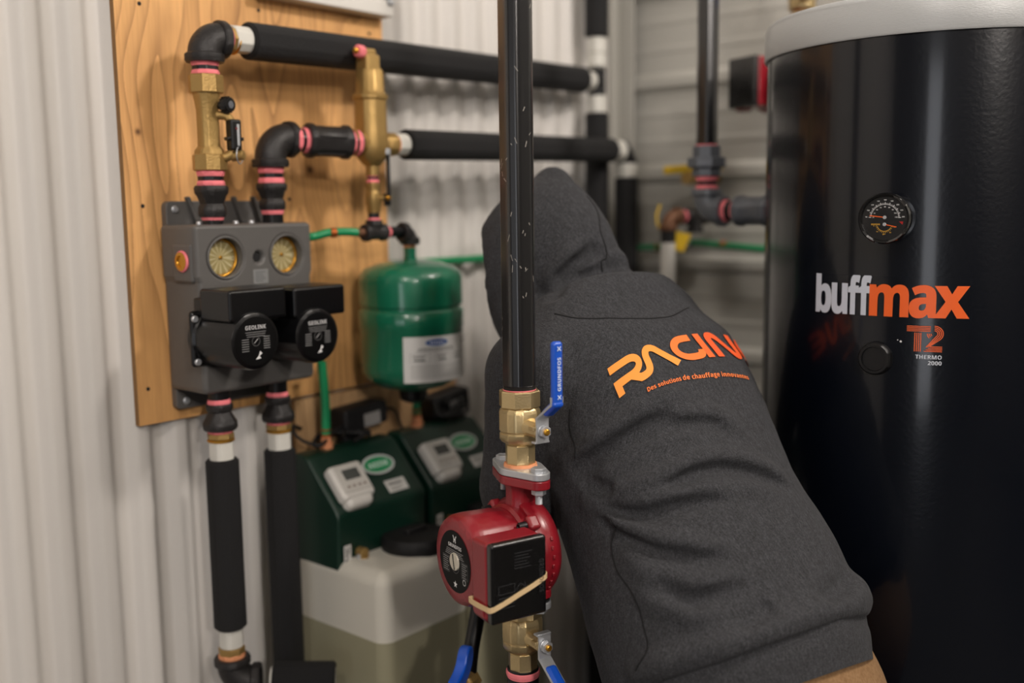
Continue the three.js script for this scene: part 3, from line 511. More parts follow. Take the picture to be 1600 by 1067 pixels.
  part(hv, 'fitting_collar', aim(hex(0.0115, 0.006, 0.015), PZ, V(0.046, 0.975, 0.004)), M.zinc);
  // black tank cap
  part(o, 'tank_cap', [mv(lathe([[0, 0], [0.062, 0], [0.064, 0.004], [0.064, 0.022], [0.06, 0.028], [0.03, 0.031], [0, 0.031]], 48), 0.15, 0.972, 0.045), mv(rbox(0.05, 0.012, 0.014, 0.004), 0.15, 1.006, 0.045)], M.blackMatte, 'black screw cap');
  part(o, 'pump_block', mv(rbox(0.03, 0.12, 0.06, 0.006), W - 0.006, 1.03, -0.09), M.blackPlastic);
  part(o, 'inlet_fitting', [mv(lathe([[0, 0], [0.012, 0], [0.012, 0.012], [0, 0.012]], 24), 0.07, 1.153, -0.105)], M.peach);
  return o;
}
feeder('green glycol feeder on white tank beside the black downpipes', 1.141);
feeder('green glycol feeder on white tank beside the hooded person', 1.378);
for (const [x, y0, y1, label, lab2] of [[1.211, 1.166, 1.32, 'green hose dropping from the grey module to the first feeder', 0], [1.448, 1.166, 1.25, 'green hose between the expansion tank and the second feeder', 1]]) {
  const h = thing('green_hose', label, 'hose', [x, y0, -1.483]);
  part(h, 'hose_tube', tube([[0, 0.012, 0], [0, (y1 - y0) * 0.5, 0.001], [lab2 ? 0 : -0.006, y1 - y0, 0.002]], 0.0085, 24), M.greenTube);
  part(h, 'copper_ring', [pipeShell(0.0098, 0.006, 0.01, 0.016), pipeShell(0.0098, 0.006, 0.022, 0.026)], M.copper);
  part(h, 'hose_stub', cyl(0.0095, -0.004, 0.011), M.peach);
}
// black power adapters on the lower board, with leads
function adapter(label, x, y, tilt) {
  const o = thing('power_adapter', label, 'power adapter', [x, y, -1.538]);
  const b = part(o, 'adapter_case', [rbox(0.112, 0.046, 0.05, 0.008).rotateZ(tilt).translate(0, 0, 0.027), rbox(0.045, 0.03, 0.03, 0.006).rotateZ(tilt).translate(-0.02, -0.034, 0.018)], M.blackMatte);
  part(b, 'adapter_label', rbox(0.042, 0.026, 0.001, 0.0004).rotateZ(tilt).translate(0.012, -0.006, 0.0525), std(0x8c8a88, 0.5));
  return o;
}
adapter('black power adapter with grey label on the lower board under the module', 1.318, 1.197, 0.06);
adapter('black power adapter below the green expansion tank', 1.56, 1.186, 0.12);
solo('power_cable', 'black cable looping from the first power adapter to the second feeder', 'cable', tube([[1.37, 1.2, -1.51], [1.405, 1.195, -1.505], [1.42, 1.165, -1.505], [1.43, 1.14, -1.5], [1.438, 1.11, -1.485]], 0.0032), M.blackMatte);
solo('power_cable', 'black cable bundle lying on top of the first feeder', 'cable', [tube([[1.3, 1.16, -1.52], [1.27, 1.185, -1.5], [1.22, 1.175, -1.485], [1.19, 1.168, -1.47], [1.18, 1.165, -1.48], [1.21, 1.178, -1.5], [1.27, 1.175, -1.48], [1.3, 1.168, -1.46], [1.29, 1.175, -1.49], [1.24, 1.182, -1.5], [1.2, 1.172, -1.5]], 0.0036, 120, 8), tube([[1.25, 1.165, -1.45], [1.29, 1.175, -1.455], [1.31, 1.17, -1.48], [1.27, 1.18, -1.49], [1.24, 1.17, -1.47]], 0.0036, 60, 8), tube([[1.19, 1.165, -1.47], [1.165, 1.175, -1.49], [1.155, 1.19, -1.505], [1.165, 1.2, -1.52], [1.19, 1.19, -1.53]], 0.003, 40, 8)], M.blackMatte);
solo('power_cable', 'black cable bundle lying on top of the second feeder', 'cable', [tube([[1.56, 1.15, -1.52], [1.52, 1.2, -1.5], [1.5, 1.172, -1.47], [1.55, 1.168, -1.455], [1.59, 1.172, -1.47], [1.58, 1.185, -1.5], [1.53, 1.18, -1.49], [1.52, 1.17, -1.47], [1.57, 1.178, -1.465], [1.59, 1.19, -1.49], [1.55, 1.2, -1.5]], 0.0046, 120, 8), tube([[1.51, 1.166, -1.46], [1.56, 1.185, -1.47], [1.59, 1.178, -1.48], [1.57, 1.195, -1.49], [1.53, 1.19, -1.48]], 0.0046, 60, 8)], M.blackMatte);

// ------------------------------------------------------------------ black buffer tank
{
  const TX = 1.799, TZ = -0.578, R = 0.28;
  const o = thing('buffer_tank', 'large black cylindrical buffer tank with pale grey lid and lettering', 'tank', [TX, 0, TZ]);
  const seg = 128;
  const bodyG = new THREE.LatheGeometry([[R - 0.03, 0.06], [R - 0.004, 0.06], [R, 0.064], [R, 1.86]].map(([a, b]) => new THREE.Vector2(a, b)), seg);
  { const p = bodyG.attributes.position, uv = bodyG.attributes.uv; for (let i = 0; i < p.count; i++) uv.setXY(i, uv.getX(i) * 2 * PI * R * 0.4, p.getY(i) * 0.4); }
  part(o, 'tank_jacket', bodyG, M.tankBlack, 'glossy black steel jacket');
  part(o, 'tank_base', lathe([[0, 0], [R - 0.03, 0], [R - 0.03, 0.062], [0, 0.062]], 64), M.dark);
  part(o, 'tank_lid', lathe([[R - 0.01, 1.839], [R + 0.0045, 1.838], [R + 0.006, 1.8405], [R + 0.005, 1.888], [R + 0.001, 1.8955], [R - 0.006, 1.8985], [R - 0.05, 1.905], [0, 1.915]], seg), M.lid, 'pale grey metal lid');
  const surf = (deg, r = R) => V(Math.cos(deg * PI / 180) * r, 0, Math.sin(deg * PI / 180) * r);
  // gauge on a radial axis
  const put = (g, deg, y, r = R) => { const n = surf(deg, 1); const p = surf(deg, r); return aim(g.rotateY(0), n, V(p.x, y, p.z)); };
  const gy = 1.576, ga = 174.3, n = surf(ga, 1);
  const gauge = part(o, 'pressure_gauge', put(lathe([[0, -0.004], [0.032, -0.004], [0.034, 0.001], [0.034, 0.03], [0.0365, 0.032], [0.0368, 0.042], [0.035, 0.0445], [0.0322, 0.0435], [0.031, 0.039], [0, 0.039]], 64), ga, gy), std(0x0a0a0b, 0.16, 0.1, { clearcoat: 1, clearcoatRoughness: 0.05 }), 'black round temperature and pressure gauge');
  const faceTex = canvasTex(512, 512, (x) => {
    x.fillStyle = '#08080a'; x.fillRect(0, 0, 512, 512);
    x.strokeStyle = '#e9e9e9'; x.fillStyle = '#e9e9e9'; x.textAlign = 'center'; x.textBaseline = 'middle';
    const c = [256, 250];
    for (let i = 0; i <= 60; i++) { const a = PI * (1.02 + 0.96 * 0 + i / 60 * 0.98) - 0.02; const big = i % 6 === 0; x.lineWidth = big ? 6 : 3; x.beginPath(); x.moveTo(c[0] + 158 * Math.cos(a), c[1] + 158 * Math.sin(a)); x.lineTo(c[0] + (big ? 186 : 176) * Math.cos(a), c[1] + (big ? 186 : 176) * Math.sin(a)); x.stroke(); }
    x.font = 'bold 20px sans-serif'; for (let i = 0; i <= 8; i++) { const a = PI * (1.02 + i / 8 * 0.96); x.fillText(String(80 + i * 20), c[0] + 212 * Math.cos(a), c[1] + 212 * Math.sin(a)); x.fillText(String(20 + i * 12), c[0] + 132 * Math.cos(a), c[1] + 132 * Math.sin(a)); }
    x.lineWidth = 3; x.beginPath(); x.arc(c[0], c[1], 158, PI * 1.0, PI * 2.0); x.stroke();
    x.fillStyle = '#a31516'; x.beginPath(); x.moveTo(420, 292); x.lineTo(470, 292); x.lineTo(462, 330); x.fill();
    x.strokeStyle = '#c9992f'; x.fillStyle = '#c9992f'; x.lineWidth = 6; x.beginPath(); x.arc(256, 322, 84, 0.15 * PI, 0.9 * PI); x.stroke();
    for (let i = 0; i <= 12; i++) { const a = PI * (0.12 + i / 12 * 0.8); x.beginPath(); x.moveTo(256 + 84 * Math.cos(a), 322 + 84 * Math.sin(a)); x.lineTo(256 + 104 * Math.cos(a), 322 + 104 * Math.sin(a)); x.stroke(); }
    x.font = 'bold 22px sans-serif'; ['60', '45', '30', '15', '0'].forEach((t, i) => { const a = PI * (0.1 + i * 0.21); x.fillText(t, 256 + 124 * Math.cos(a), 322 + 120 * Math.sin(a)); });
    for (let i = 0; i < 7; i++) x.fillRect(104 + i * 15, 316, 10, 18); x.font = 'bold 24px sans-serif'; x.fillText('psi', 256, 438);
  });
  const right = UP.clone().cross(n).normalize();     // to the viewer's right when facing the dial
  const inDial = (g, off) => { const p = surf(ga, R + off); return g.applyMatrix4(new THREE.Matrix4().makeBasis(right, UP, n)).translate(p.x, gy, p.z); };
  part(gauge, 'gauge_face', inDial(disc(0.0312, 48), 0.0395), new THREE.MeshPhysicalMaterial({ map: faceTex, roughness: 0.35 }), 'black dial with white scale');
  const or = std(0xf4641a, 0.4);
  part(gauge, 'temperature_needle', inDial(rbox(0.024, 0.0014, 0.0006, 0.0002).translate(-0.0095, 0, 0).rotateZ(-0.12).translate(0.0005, 0.0015, 0), 0.0408), or);
  part(gauge, 'pressure_needle', inDial(rbox(0.019, 0.0012, 0.0006, 0.0002).translate(0.0075, 0, 0).rotateZ(-0.22).translate(0.0005, -0.0085, 0), 0.0404), or);
  part(gauge, 'needle_hub', [inDial(cyl(0.0026, 0, 0.001, 20, 0.0003).rotateX(PI / 2).translate(0.0005, 0.0015, 0), 0.0409), inDial(cyl(0.0026, 0, 0.001, 20, 0.0003).rotateX(PI / 2).translate(0.0005, -0.0085, 0), 0.0405)], M.zinc);
  part(gauge, 'gauge_glass', inDial(disc(0.0318, 48), 0.0428), new THREE.MeshPhysicalMaterial({ color: 0xffffff, roughness: 0.02, transmission: 1, thickness: 0, ior: 1.45 }));
  const cap = part(o, 'rubber_plug', put(lathe([[0, -0.002], [0.025, -0.002], [0.0255, 0.002], [0.0245, 0.008], [0.022, 0.0115], [0.0185, 0.0115], [0.0178, 0.0075], [0, 0.0075]], 48), 177.6, 1.3665), std(0x08080a, 0.45), 'black rubber plug');
  // lettering wrapped on the jacket; columns from a0 to a1 (degrees, left to right as read)
  const wrap = (a0, a1, y0, y1, off = 0.0007) => {
    const nx = 40, pos = [], uv = [], idx = [], nor = [];
    for (let i = 0; i <= nx; i++) { const a = (a0 + (a1 - a0) * i / nx) * PI / 180; for (const [y, v] of [[y0, 0], [y1, 1]]) { pos.push(Math.cos(a) * (R + off), y, Math.sin(a) * (R + off)); nor.push(Math.cos(a), 0, Math.sin(a)); uv.push(i / nx, v); } if (i) { const b = (i - 1) * 2; idx.push(b, b + 2, b + 3, b, b + 3, b + 1); } }
    const g = new THREE.BufferGeometry(); g.setAttribute('position', new THREE.Float32BufferAttribute(pos, 3)); g.setAttribute('normal', new THREE.Float32BufferAttribute(nor, 3)); g.setAttribute('uv', new THREE.Float32BufferAttribute(uv, 2)); g.setIndex(idx); return g;
  };
  const buff = printMat(2048, 512, (x, w, h, a) => {
    x.font = 'bold 520px sans-serif'; x.textBaseline = 'alphabetic'; x.textAlign = 'left';
    let X = 10;
    const widths = { b: 248, u: 244, f: 166, m: 490, a: 316, x: 398 };
    const sq = { b: 0.93, u: 0.9, f: 0.98, m: 0.93, a: 0.97, x: 1.1 };
    [...'buffmax'].forEach((c, i) => {
      x.fillStyle = a ? '#fff' : (i < 4 ? '#c6ccd8' : '#ee6322');
      const m = x.measureText(c), l = m.actualBoundingBoxLeft, wd = m.actualBoundingBoxRight + l, tgt = widths[c];
      x.save(); x.translate(X, 486); x.scale(tgt / wd, c === 'b' || c === 'f' ? 1.22 : 1.3); x.fillText(c, l, 0); x.lineWidth = 16; x.strokeStyle = x.fillStyle; x.strokeText(c, l, 0); x.restore(); X += tgt + (c === 'f' ? -14 : c === 'a' ? -6 : 8);
    });
  }, { rough: 0.35, back: '#8a6a60' });
  part(o, 'brand_lettering', wrap(198.9, 151.6, 1.4285, 1.4905), buff, 'white and orange lettering');
  const t2 = printMat(512, 640, (x, w, h, a) => {
    x.strokeStyle = a ? '#fff' : '#e5602a'; x.lineWidth = 13; x.lineCap = 'butt';
    for (let i = 0; i < 4; i++) { x.beginPath(); x.moveTo(20, 28 + i * 23); x.lineTo(330, 28 + i * 23); x.stroke(); }
    for (let i = 0; i < 4; i++) { x.beginPath(); x.moveTo(128 + i * 26, 122); x.lineTo(128 + i * 26, 404); x.stroke(); }
    for (let i = 0; i < 4; i++) { const r = 44 + i * 23; x.beginPath(); x.arc(380, 132, r, -PI / 2, 0.28 * PI); const ex = 380 + r * Math.cos(0.28 * PI), ey = 132 + r * Math.sin(0.28 * PI); x.lineTo(ex - 130 + i * 0, ey + 170 - i * 22); x.stroke(); }
    for (let i = 0; i < 4; i++) { x.beginPath(); x.moveTo(250 + i * 26 + (3 - i) * 0, 396 - i * 23); x.lineTo(486, 396 - i * 23); x.stroke(); }
    for (let i = 0; i < 3; i++) { x.beginPath(); x.arc(380, 132, 44 + i * 23, 0.75 * PI, 1.0 * PI); x.stroke(); }
    x.fillStyle = a ? '#fff' : '#ccd2dc'; x.font = 'bold 84px sans-serif'; x.textAlign = 'right'; x.fillText('THERMO', 490, 512, 350); x.fillText('2000', 490, 600, 240);
  }, { rough: 0.35, back: '#8a6a60' });
  part(o, 'maker_emblem', wrap(169.2, 158.2, 1.357, 1.4205), t2, 'striped orange T2 emblem');
  part(o, 'paint_chip', [put(disc(0.0016, 12).rotateX(-PI / 2), 170.4, 1.394, R + 0.0006), put(disc(0.0009, 12).rotateX(-PI / 2), 171.3, 1.396, R + 0.0006)], std(0xdedede, 0.7));
}

// ------------------------------------------------------------------ pump line in front
const AX = 1.087, AZ = -0.906, PT = 2.829;   // pipe axis and turn: local +x points along the motor, local -z towards the valve stems
{
  const p = thing('black_pipe', 'tall glossy black steel pipe above the red circulator pump', 'pipe', [AX, 1.338, AZ], PT);
  part(p, 'pipe_wall', cyl(0.0232, 0.014, 2.4, 48), M.blackSteel);
  const th = []; for (let y = 0; y < 0.014; y += 0.0011) th.push([0.0222, y], [0.0231, y + 0.00055]); th.unshift([0, 0]); th.push([0.0222, 0.014], [0, 0.014]);
  part(p, 'pipe_thread', lathe(th), M.thread);
  part(p, 'thread_sealant', pipeShell(0.0235, 0.015, 0.0065, 0.0095), M.pink);
  const scr = []; for (let i = 0; i < 90; i++) { const a = rnd() * 2 * PI, y = 0.08 + rnd() * 0.55, l = 0.002 + rnd() * 0.008; const g = new THREE.PlaneGeometry(0.0005 + rnd() * 0.0004, l).rotateZ((rnd() - 0.5) * 1.6).translate(0, y, 0.0233).rotateY(a); scr.push(g); }
  part(p, 'scratches', scr, std(0xa9a39c, 0.6)).userData.kind = 'stuff';
}
// grip handle profile: a bent strap on the stem, then an upright blue grip
function ballValve(label, pos, turn, flip, tag2) {
  const o = thing('ball_valve', label, 'valve', pos, turn);
  part(o, 'valve_nut', hex(0.0272, 0.083, 0.107, 8), M.brass);
  part(o, 'valve_body', lathe([[0, 0.028], [0.018, 0.028], [0.0215, 0.032], [0.0268, 0.035], [0.0288, 0.038], [0.0288, 0.046], [0.0275, 0.0475], [0.0275, 0.049], [0.0292, 0.0505], [0.0292, 0.076], [0.028, 0.080], [0.024, 0.084], [0, 0.084]], 56), M.brass);
  part(o, 'valve_nut', hex(0.0198, 0, 0.030, 8), M.brass);
  part(o, 'stem_boss', aim(lathe([[0, 0.018], [0.0145, 0.018], [0.0135, 0.028], [0.0118, 0.032], [0.0118, 0.054], [0.0105, 0.0555], [0, 0.0555]], 32), V(0, 0, -1), V(0, 0.058, 0)), M.brass);
  part(o, 'stop_pin', mv(rbox(0.006, 0.006, 0.012, 0.0015), 0.012, 0.062, -0.05), M.brass);
  part(o, 'stem_nut', [aim(hex(0.0078, 0.0605, 0.0665), V(0, 0, -1), V(0, 0.058, 0)), aim(cyl(0.0088, 0.0585, 0.0602), V(0, 0, -1), V(0, 0.058, 0))], M.zinc);
  part(o, 'stem_end', aim(cyl(0.0045, 0.062, 0.0705), V(0, 0, -1), V(0, 0.058, 0)), M.gold);
  const f = flip ? -1 : 1;
  // strap: profile in (z, y) extruded along x
  const line = [[-0.0565, -0.016], [-0.0565, 0.018], [-0.092, 0.042], [-0.092, 0.052]].map(([z, y]) => [z, y]);
  const strap = (pts, w, t) => { const s = new THREE.Shape(); const up = [], dn = []; pts.forEach(([z, y], i) => { const a = pts[Math.max(0, i - 1)], b = pts[Math.min(pts.length - 1, i + 1)]; const L = Math.hypot(b[0] - a[0], b[1] - a[1]), nx = -(b[1] - a[1]) / L * t / 2, ny = (b[0] - a[0]) / L * t / 2; up.push([z + nx, y + ny]); dn.unshift([z - nx, y - ny]); }); [...up, ...dn].forEach(([a, b], i) => (i ? s.lineTo(a, b) : s.moveTo(a, b))); s.closePath(); return extr(s, w, 0.0004).rotateY(-PI / 2).translate(w / 2, 0, 0); };
  const st = strap(line, 0.019, 0.0028); st.scale(1, f, 1); if (flip) { const ix = st.index; st.computeVertexNormals(); } st.translate(0, 0.058, 0);
  const handle = part(o, 'handle_strap', [prep(st), mv(rbox(0.024, 0.003, 0.01, 0.001), 0, 0.058 - f * 0.016, -0.052)], M.zinc);
  const grip = rbox(0.0165, 0.088, 0.0105, 0.005, 4).translate(0, f * 0.083, -0.092).translate(0, 0.058, 0);
  const grip2 = rbox(0.0175, 0.034, 0.011, 0.005, 4).rotateX(-f * 0.95).translate(0, 0.058 + f * 0.036, -0.083);
  const gp = part(handle, 'blue_grip', [grip, grip2], M.blue, 'blue vinyl grip');
  if (tag2) {
    const lt = printMat(512, 80, (x, w, h, a) => { x.fillStyle = a ? '#fff' : '#dfe8f6'; x.font = 'bold 56px sans-serif'; x.textBaseline = 'middle'; x.textAlign = 'center'; x.fillText('GRUNDFOS', 240, 40, 300); x.font = '22px sans-serif'; x.lineWidth = 9; x.strokeStyle = x.fillStyle; for (const c of [40, 466]) { x.beginPath(); x.moveTo(c - 20, 20); x.lineTo(c + 18, 60); x.moveTo(c + 18, 20); x.lineTo(c - 20, 60); x.stroke(); } }, { back: '#0d52c4' });
    part(gp, 'grip_lettering', new THREE.PlaneGeometry(0.078, 0.011).rotateZ(PI / 2).rotateY(PI).translate(0, 0.058 + f * 0.086, -0.0977), lt);
  }
  return o;
}
ballValve('brass ball valve with upright blue handle above the red pump', [AX, 1.2385, AZ], PT, false, true);
// flanges and circulator pump
function flangeShape(L, r0, r1) { const s = new THREE.Shape(); const n = 40; const pts = []; for (let i = 0; i < n; i++) { const a = i / n * 2 * PI; const c = Math.cos(a), q = Math.sin(a); const support = Math.max(r0, L * Math.abs(q) + r1); pts.push([c, q]); } // rounded lozenge: hull of one large and two small circles
  const hull = []; for (let i = 0; i < 90; i++) { const a = i / 90 * 2 * PI, c = Math.cos(a), q = Math.sin(a); let best = [r0 * c, r0 * q], bv = r0; for (const k of [-1, 1]) { const v = k * L * q + r1; if (v > bv) { bv = v; best = [r1 * c, k * L + r1 * q]; } } hull.push(best); }
  hull.forEach(([a, b], i) => (i ? s.lineTo(a, b) : s.moveTo(a, b))); s.closePath(); return s; }
function flangeSet(label, y, below) {
  const o = thing('pipe_flange', label, 'flange', [AX, y, AZ], PT);
  const flat = (s, d, b = 0.0012) => extr(s, d, b).rotateX(-PI / 2);
  const g = flat(flangeShape(0.0465, 0.0305, 0.0145), 0.0075);
  part(o, 'flange_plate', g.translate(0, 0.001, 0), M.zinc);
  part(o, 'gasket', mv(flat(flangeShape(0.0465, 0.029, 0.0135), 0.0022, 0.0002), 0, below ? 0.0105 : -0.0022, 0), M.blackMatte);
  part(o, 'copper_collar', below ? lathe([[0.015, -0.006], [0.023, -0.004], [0.024, 0.001], [0.015, 0.001]]) : lathe([[0.015, 0.008], [0.0245, 0.008], [0.0232, 0.0135], [0.015, 0.0135]]), M.peach);
  for (const k of [-1, 1]) {
    const z = k * 0.0465; const th = [[0, -0.036]]; for (let q = -0.036; q < 0.0; q += 0.0013) th.push([0.0046, q], [0.0052, q + 0.00065]); th.push([0, 0.0]);
    const bl = part(o, 'flange_bolt', mv(below ? lathe(th.map(([r, q]) => [r, -q + 0.008]).reverse(), 20) : lathe(th, 20), 0, 0, z), M.zinc);
    part(bl, 'bolt_head', mv(hex(0.0092, below ? -0.0075 : 0.0088, below ? -0.001 : 0.0158), 0, 0, z), M.zinc);
    part(bl, 'bolt_nut', mv(hex(0.0088, below ? 0.024 : -0.0225, below ? 0.032 : -0.0145), 0, 0, z), M.zinc);
  }
  return o;
}
flangeSet('zinc flange plate and bolts on top of the red pump', 1.2275, false);
flangeSet('zinc flange plate and bolts under the red pump', 1.043, true);
function pump(label, pos, turn) {
  const o = thing('circulator_pump', label, 'pump', pos, turn);   // origin on the pipe axis at the motor height
  const flat = (s, d, b = 0.0012) => extr(s, d, b).rotateX(-PI / 2);
  const mX = (g) => g.rotateZ(-PI / 2);   // lathe axis -> +x
  part(o, 'upper_flange', [mv(flat(flangeShape(0.0465, 0.030, 0.0145), 0.0095, 0.0015), 0, 0.0985, 0), lathe([[0, 0.045], [0.024, 0.055], [0.0215, 0.07], [0.0215, 0.088], [0.025, 0.098], [0, 0.098]])], M.red);
  part(o, 'lower_flange', [mv(flat(flangeShape(0.0465, 0.030, 0.0145), 0.0095, 0.0015), 0, -0.0565, 0), lathe([[0, -0.052], [0.025, -0.052], [0.0215, -0.047], [0.023, -0.04], [0, -0.03]])], M.red);
  part(o, 'volute', mX(lathe([[0, -0.034], [0.045, -0.032], [0.066, -0.024], [0.074, -0.012], [0.0745, 0.008], [0.070, 0.014], [0, 0.014]], 56)), M.red);
  for (let i = 0; i < 9; i++) { const a = -0.95 + i * 0.17; part(o, 'cast_letter', rbox(0.004, 0.0055, 0.0035, 0.001).translate(-0.006 + (i % 2) * 0.0012, 0, -0.0745).rotateX(a), M.red); }
  part(o, 'motor_flange', [mX(lathe([[0, 0.012], [0.064, 0.012], [0.066, 0.015], [0.066, 0.024], [0.062, 0.028], [0, 0.028]], 56)), ...[0.25, 0.75, 1.25, 1.75].map((k) => rbox(0.018, 0.022, 0.022, 0.005).translate(0.014, 0.068, 0).rotateX(k * PI))], M.red);
  part(o, 'cap_screw', [0.25, 0.75, 1.25, 1.75].map((k) => prep(aim(lathe([[0, 0], [0.0062, 0], [0.0062, 0.012], [0.0052, 0.0132], [0.0034, 0.0132], [0.003, 0.009], [0, 0.009]], 20), PX, V(0.022, 0.068, 0)).rotateX(k * PI))), M.blackNipple);
  const mot = part(o, 'motor_housing', mX(lathe([[0, 0.026], [0.06, 0.026], [0.0635, 0.045], [0.0648, 0.085], [0.0640, 0.098], [0.0605, 0.105], [0.0555, 0.1075], [0.047, 0.108], [0, 0.108]], 72)), M.red, 'red painted motor housing');
  const np = canvasTex(512, 512, (x) => {
    x.fillStyle = '#070708'; x.fillRect(0, 0, 512, 512); x.fillStyle = '#e4e4e4'; x.strokeStyle = '#e4e4e4'; x.textAlign = 'center';
    x.lineWidth = 11; x.beginPath(); x.moveTo(228, 42); x.quadraticCurveTo(256, 62, 240, 100); x.moveTo(284, 42); x.quadraticCurveTo(256, 62, 272, 100); x.moveTo(238, 72); x.lineTo(274, 72); x.stroke();
    x.font = 'bold 42px sans-serif'; x.fillText('GRUNDFOS', 256, 146, 220);
    x.fillStyle = '#8c8c8c'; for (let i = 0; i < 4; i++) x.fillRect(120 - i * 8, 166 + i * 15, 272 + i * 16 - (i * 31) % 40, 6);
    x.strokeStyle = '#777'; x.lineWidth = 3; for (let i = 0; i < 7; i++) { x.fillRect(62, 246 + i * 18, 88 - (i * 13) % 26, 7); x.fillRect(372, 240 + i * 18, 80 - (i * 17) % 30, 7); } x.strokeRect(54, 238, 104, 132); x.strokeRect(364, 232, 96, 132);
    x.fillStyle = '#e4e4e4'; x.lineWidth = 6; x.strokeStyle = '#cfcfcf'; x.beginPath(); x.arc(404, 392, 22, 0, 7); x.stroke(); x.beginPath(); for (let i = 0; i < 10; i++) { const a = i / 10 * 2 * PI - PI / 2, r = i % 2 ? 14 : 34; x.lineTo(256 + r * Math.cos(a), 448 + r * Math.sin(a)); } x.fill();
    x.strokeStyle = '#5a5a5a'; x.lineWidth = 6; x.beginPath(); x.arc(256, 286, 66, 0, 7); x.stroke();
  });
  const plate = new THREE.CircleGeometry(0.0435, 56).rotateY(PI / 2).translate(0.1086, 0, 0);
  part(mot, 'name_plate', plate, new THREE.MeshPhysicalMaterial({ map: np, roughness: 0.55, specularIntensity: 0.4 }), 'black round name plate');
  const sc = part(mot, 'vent_screw', mX(lathe([[0, 0.108], [0.0125, 0.108], [0.012, 0.1105], [0, 0.111]], 28)), std(0xd9d2c2, 0.35, 0.3));
  part(sc, 'screw_slot', rbox(0.0008, 0.022, 0.0016, 0.0003).rotateX(0.2).translate(0.1112, 0, 0), M.dark);
  const tb = part(o, 'terminal_box', [mv(rbox(0.086, 0.106, 0.040, 0.006), 0.0705, -0.002, -0.074), mv(rbox(0.06, 0.06, 0.03, 0.006), 0.06, 0, -0.055), aim(cyl(0.02, 0, 0.028), V(0, 0, -1), V(0.096, -0.042, -0.06))], M.red, 'red terminal box');
  const cv = part(tb, 'box_cover', mv(rbox(0.086, 0.108, 0.014, 0.0045, 4), 0.07, -0.002, -0.0985), std(0x070708, 0.22, 0, { clearcoat: 0.6, clearcoatRoughness: 0.15 }), 'glossy black cover');
  const ct = printMat(256, 384, (x, w, h, a) => { x.fillStyle = a ? '#909090' : '#3a3a3c'; for (let i = 0; i < 6; i++) x.fillRect(100, 40 + i * 16, 90 - (i * 19) % 30, 6); x.save(); x.translate(226, 190); x.rotate(PI / 2); x.font = 'bold 34px sans-serif'; x.textAlign = 'center'; x.fillText('GRUNDFOS', 0, 0, 190); x.restore(); x.lineWidth = 5; x.strokeStyle = x.fillStyle; x.strokeRect(20, 200, 80, 44); x.beginPath(); x.moveTo(110, 240); x.bezierCurveTo(130, 150, 170, 290, 150, 200); x.stroke(); for (let i = 0; i < 4; i++) x.fillRect(20, 262 + i * 18, 80, 6); }, { rough: 0.4, back: '#3a3a3c' });
  part(cv, 'cover_print', new THREE.PlaneGeometry(0.078, 0.098).rotateY(PI).translate(0.07, -0.002, -0.1058), ct);
  return o;
}
const pumpA = pump('red circulator pump with black terminal cover and rubber band', [AX, 1.117, AZ], PT);
{ // rubber band: closed loop round the terminal box, tilted
  const w = 0.0885, zf = -0.1062, zb = -0.0545, cx = 0.0702, s = 0.34;
  const y = (x, k) => -0.020 - (x - cx) * s + k;
  const loop = [[cx - w / 2, zf + 0.004], [cx - w / 4, zf], [cx, zf], [cx + w / 4, zf], [cx + w / 2 - 0.001, zf + 0.003], [cx + w / 2 + 0.0006, zf + 0.012], [cx + w / 2 + 0.0006, zb + 0.004], [cx + w / 2 - 0.004, zb], [cx, zb], [cx - w / 2 + 0.004, zb], [cx - w / 2 - 0.0006, zb + 0.005], [cx - w / 2 - 0.0006, zf + 0.012]];
  const pts = loop.map(([x, z]) => V(x, y(x, 0), z));
  const c = new THREE.CatmullRomCurve3(pts, true, 'centripetal');
  const sh = new THREE.Shape(); sh.moveTo(-0.0035, -0.0006); sh.lineTo(0.0035, -0.0006); sh.lineTo(0.0035, 0.0006); sh.lineTo(-0.0035, 0.0006); sh.closePath();
  // flat ribbon built by hand so that it stays upright
  const n = 160, pos = [], idx = [];
  for (let i = 0; i <= n; i++) { const p = c.getPointAt((i % n) / n), t = c.getTangentAt((i % n) / n); const out = V(t.z, 0, -t.x).normalize(); const cen = V(cx, p.y, (zf + zb) / 2); if (out.dot(p.clone().sub(cen)) < 0) out.negate(); for (const [a, b] of [[-0.0036, 0], [-0.0036, 0.0011], [0.0036, 0.0011], [0.0036, 0]]) pos.push(p.x + out.x * b, p.y + a, p.z + out.z * b); if (i) for (let k = 0; k < 4; k++) { const a = (i - 1) * 4 + k, b = (i - 1) * 4 + (k + 1) % 4; idx.push(a, b, b + 4, a, b + 4, a + 4); } }
  let g = new THREE.BufferGeometry(); g.setAttribute('position', new THREE.Float32BufferAttribute(pos, 3)); g.setIndex(idx); g = toCreasedNormals(g, 0.6);
  const m = solo('rubber_band', 'beige rubber band stretched round the black terminal cover', 'rubber band', g, new THREE.MeshPhysicalMaterial({ color: 0xd6b98c, roughness: 0.7, side: THREE.DoubleSide }), [AX, 1.117, AZ]); m.rotation.y = PT;
}
ballValve('brass ball valve with lowered blue handle under the red pump', [AX, 0.932, AZ], PT, true, false);
{
  const y = 0.93;
  nipple('black nipple with pink sealant below the lower brass valve', V(AX, y + 0.003, AZ), V(AX, y - 0.03, AZ), 0.0232);
  const p = thing('black_pipe', 'black steel pipe going down to the floor below the red pump', 'pipe', [AX, 0, AZ]);
  part(p, 'pipe_collar', lathe([[0, y - 0.055], [0.027, y - 0.055], [0.0285, y - 0.05], [0.0285, y - 0.032], [0.027, y - 0.028], [0, y - 0.028]]), M.iron);
  part(p, 'pipe_wall', cyl(0.0211, 0, y - 0.05, 40), M.blackSteel);
}
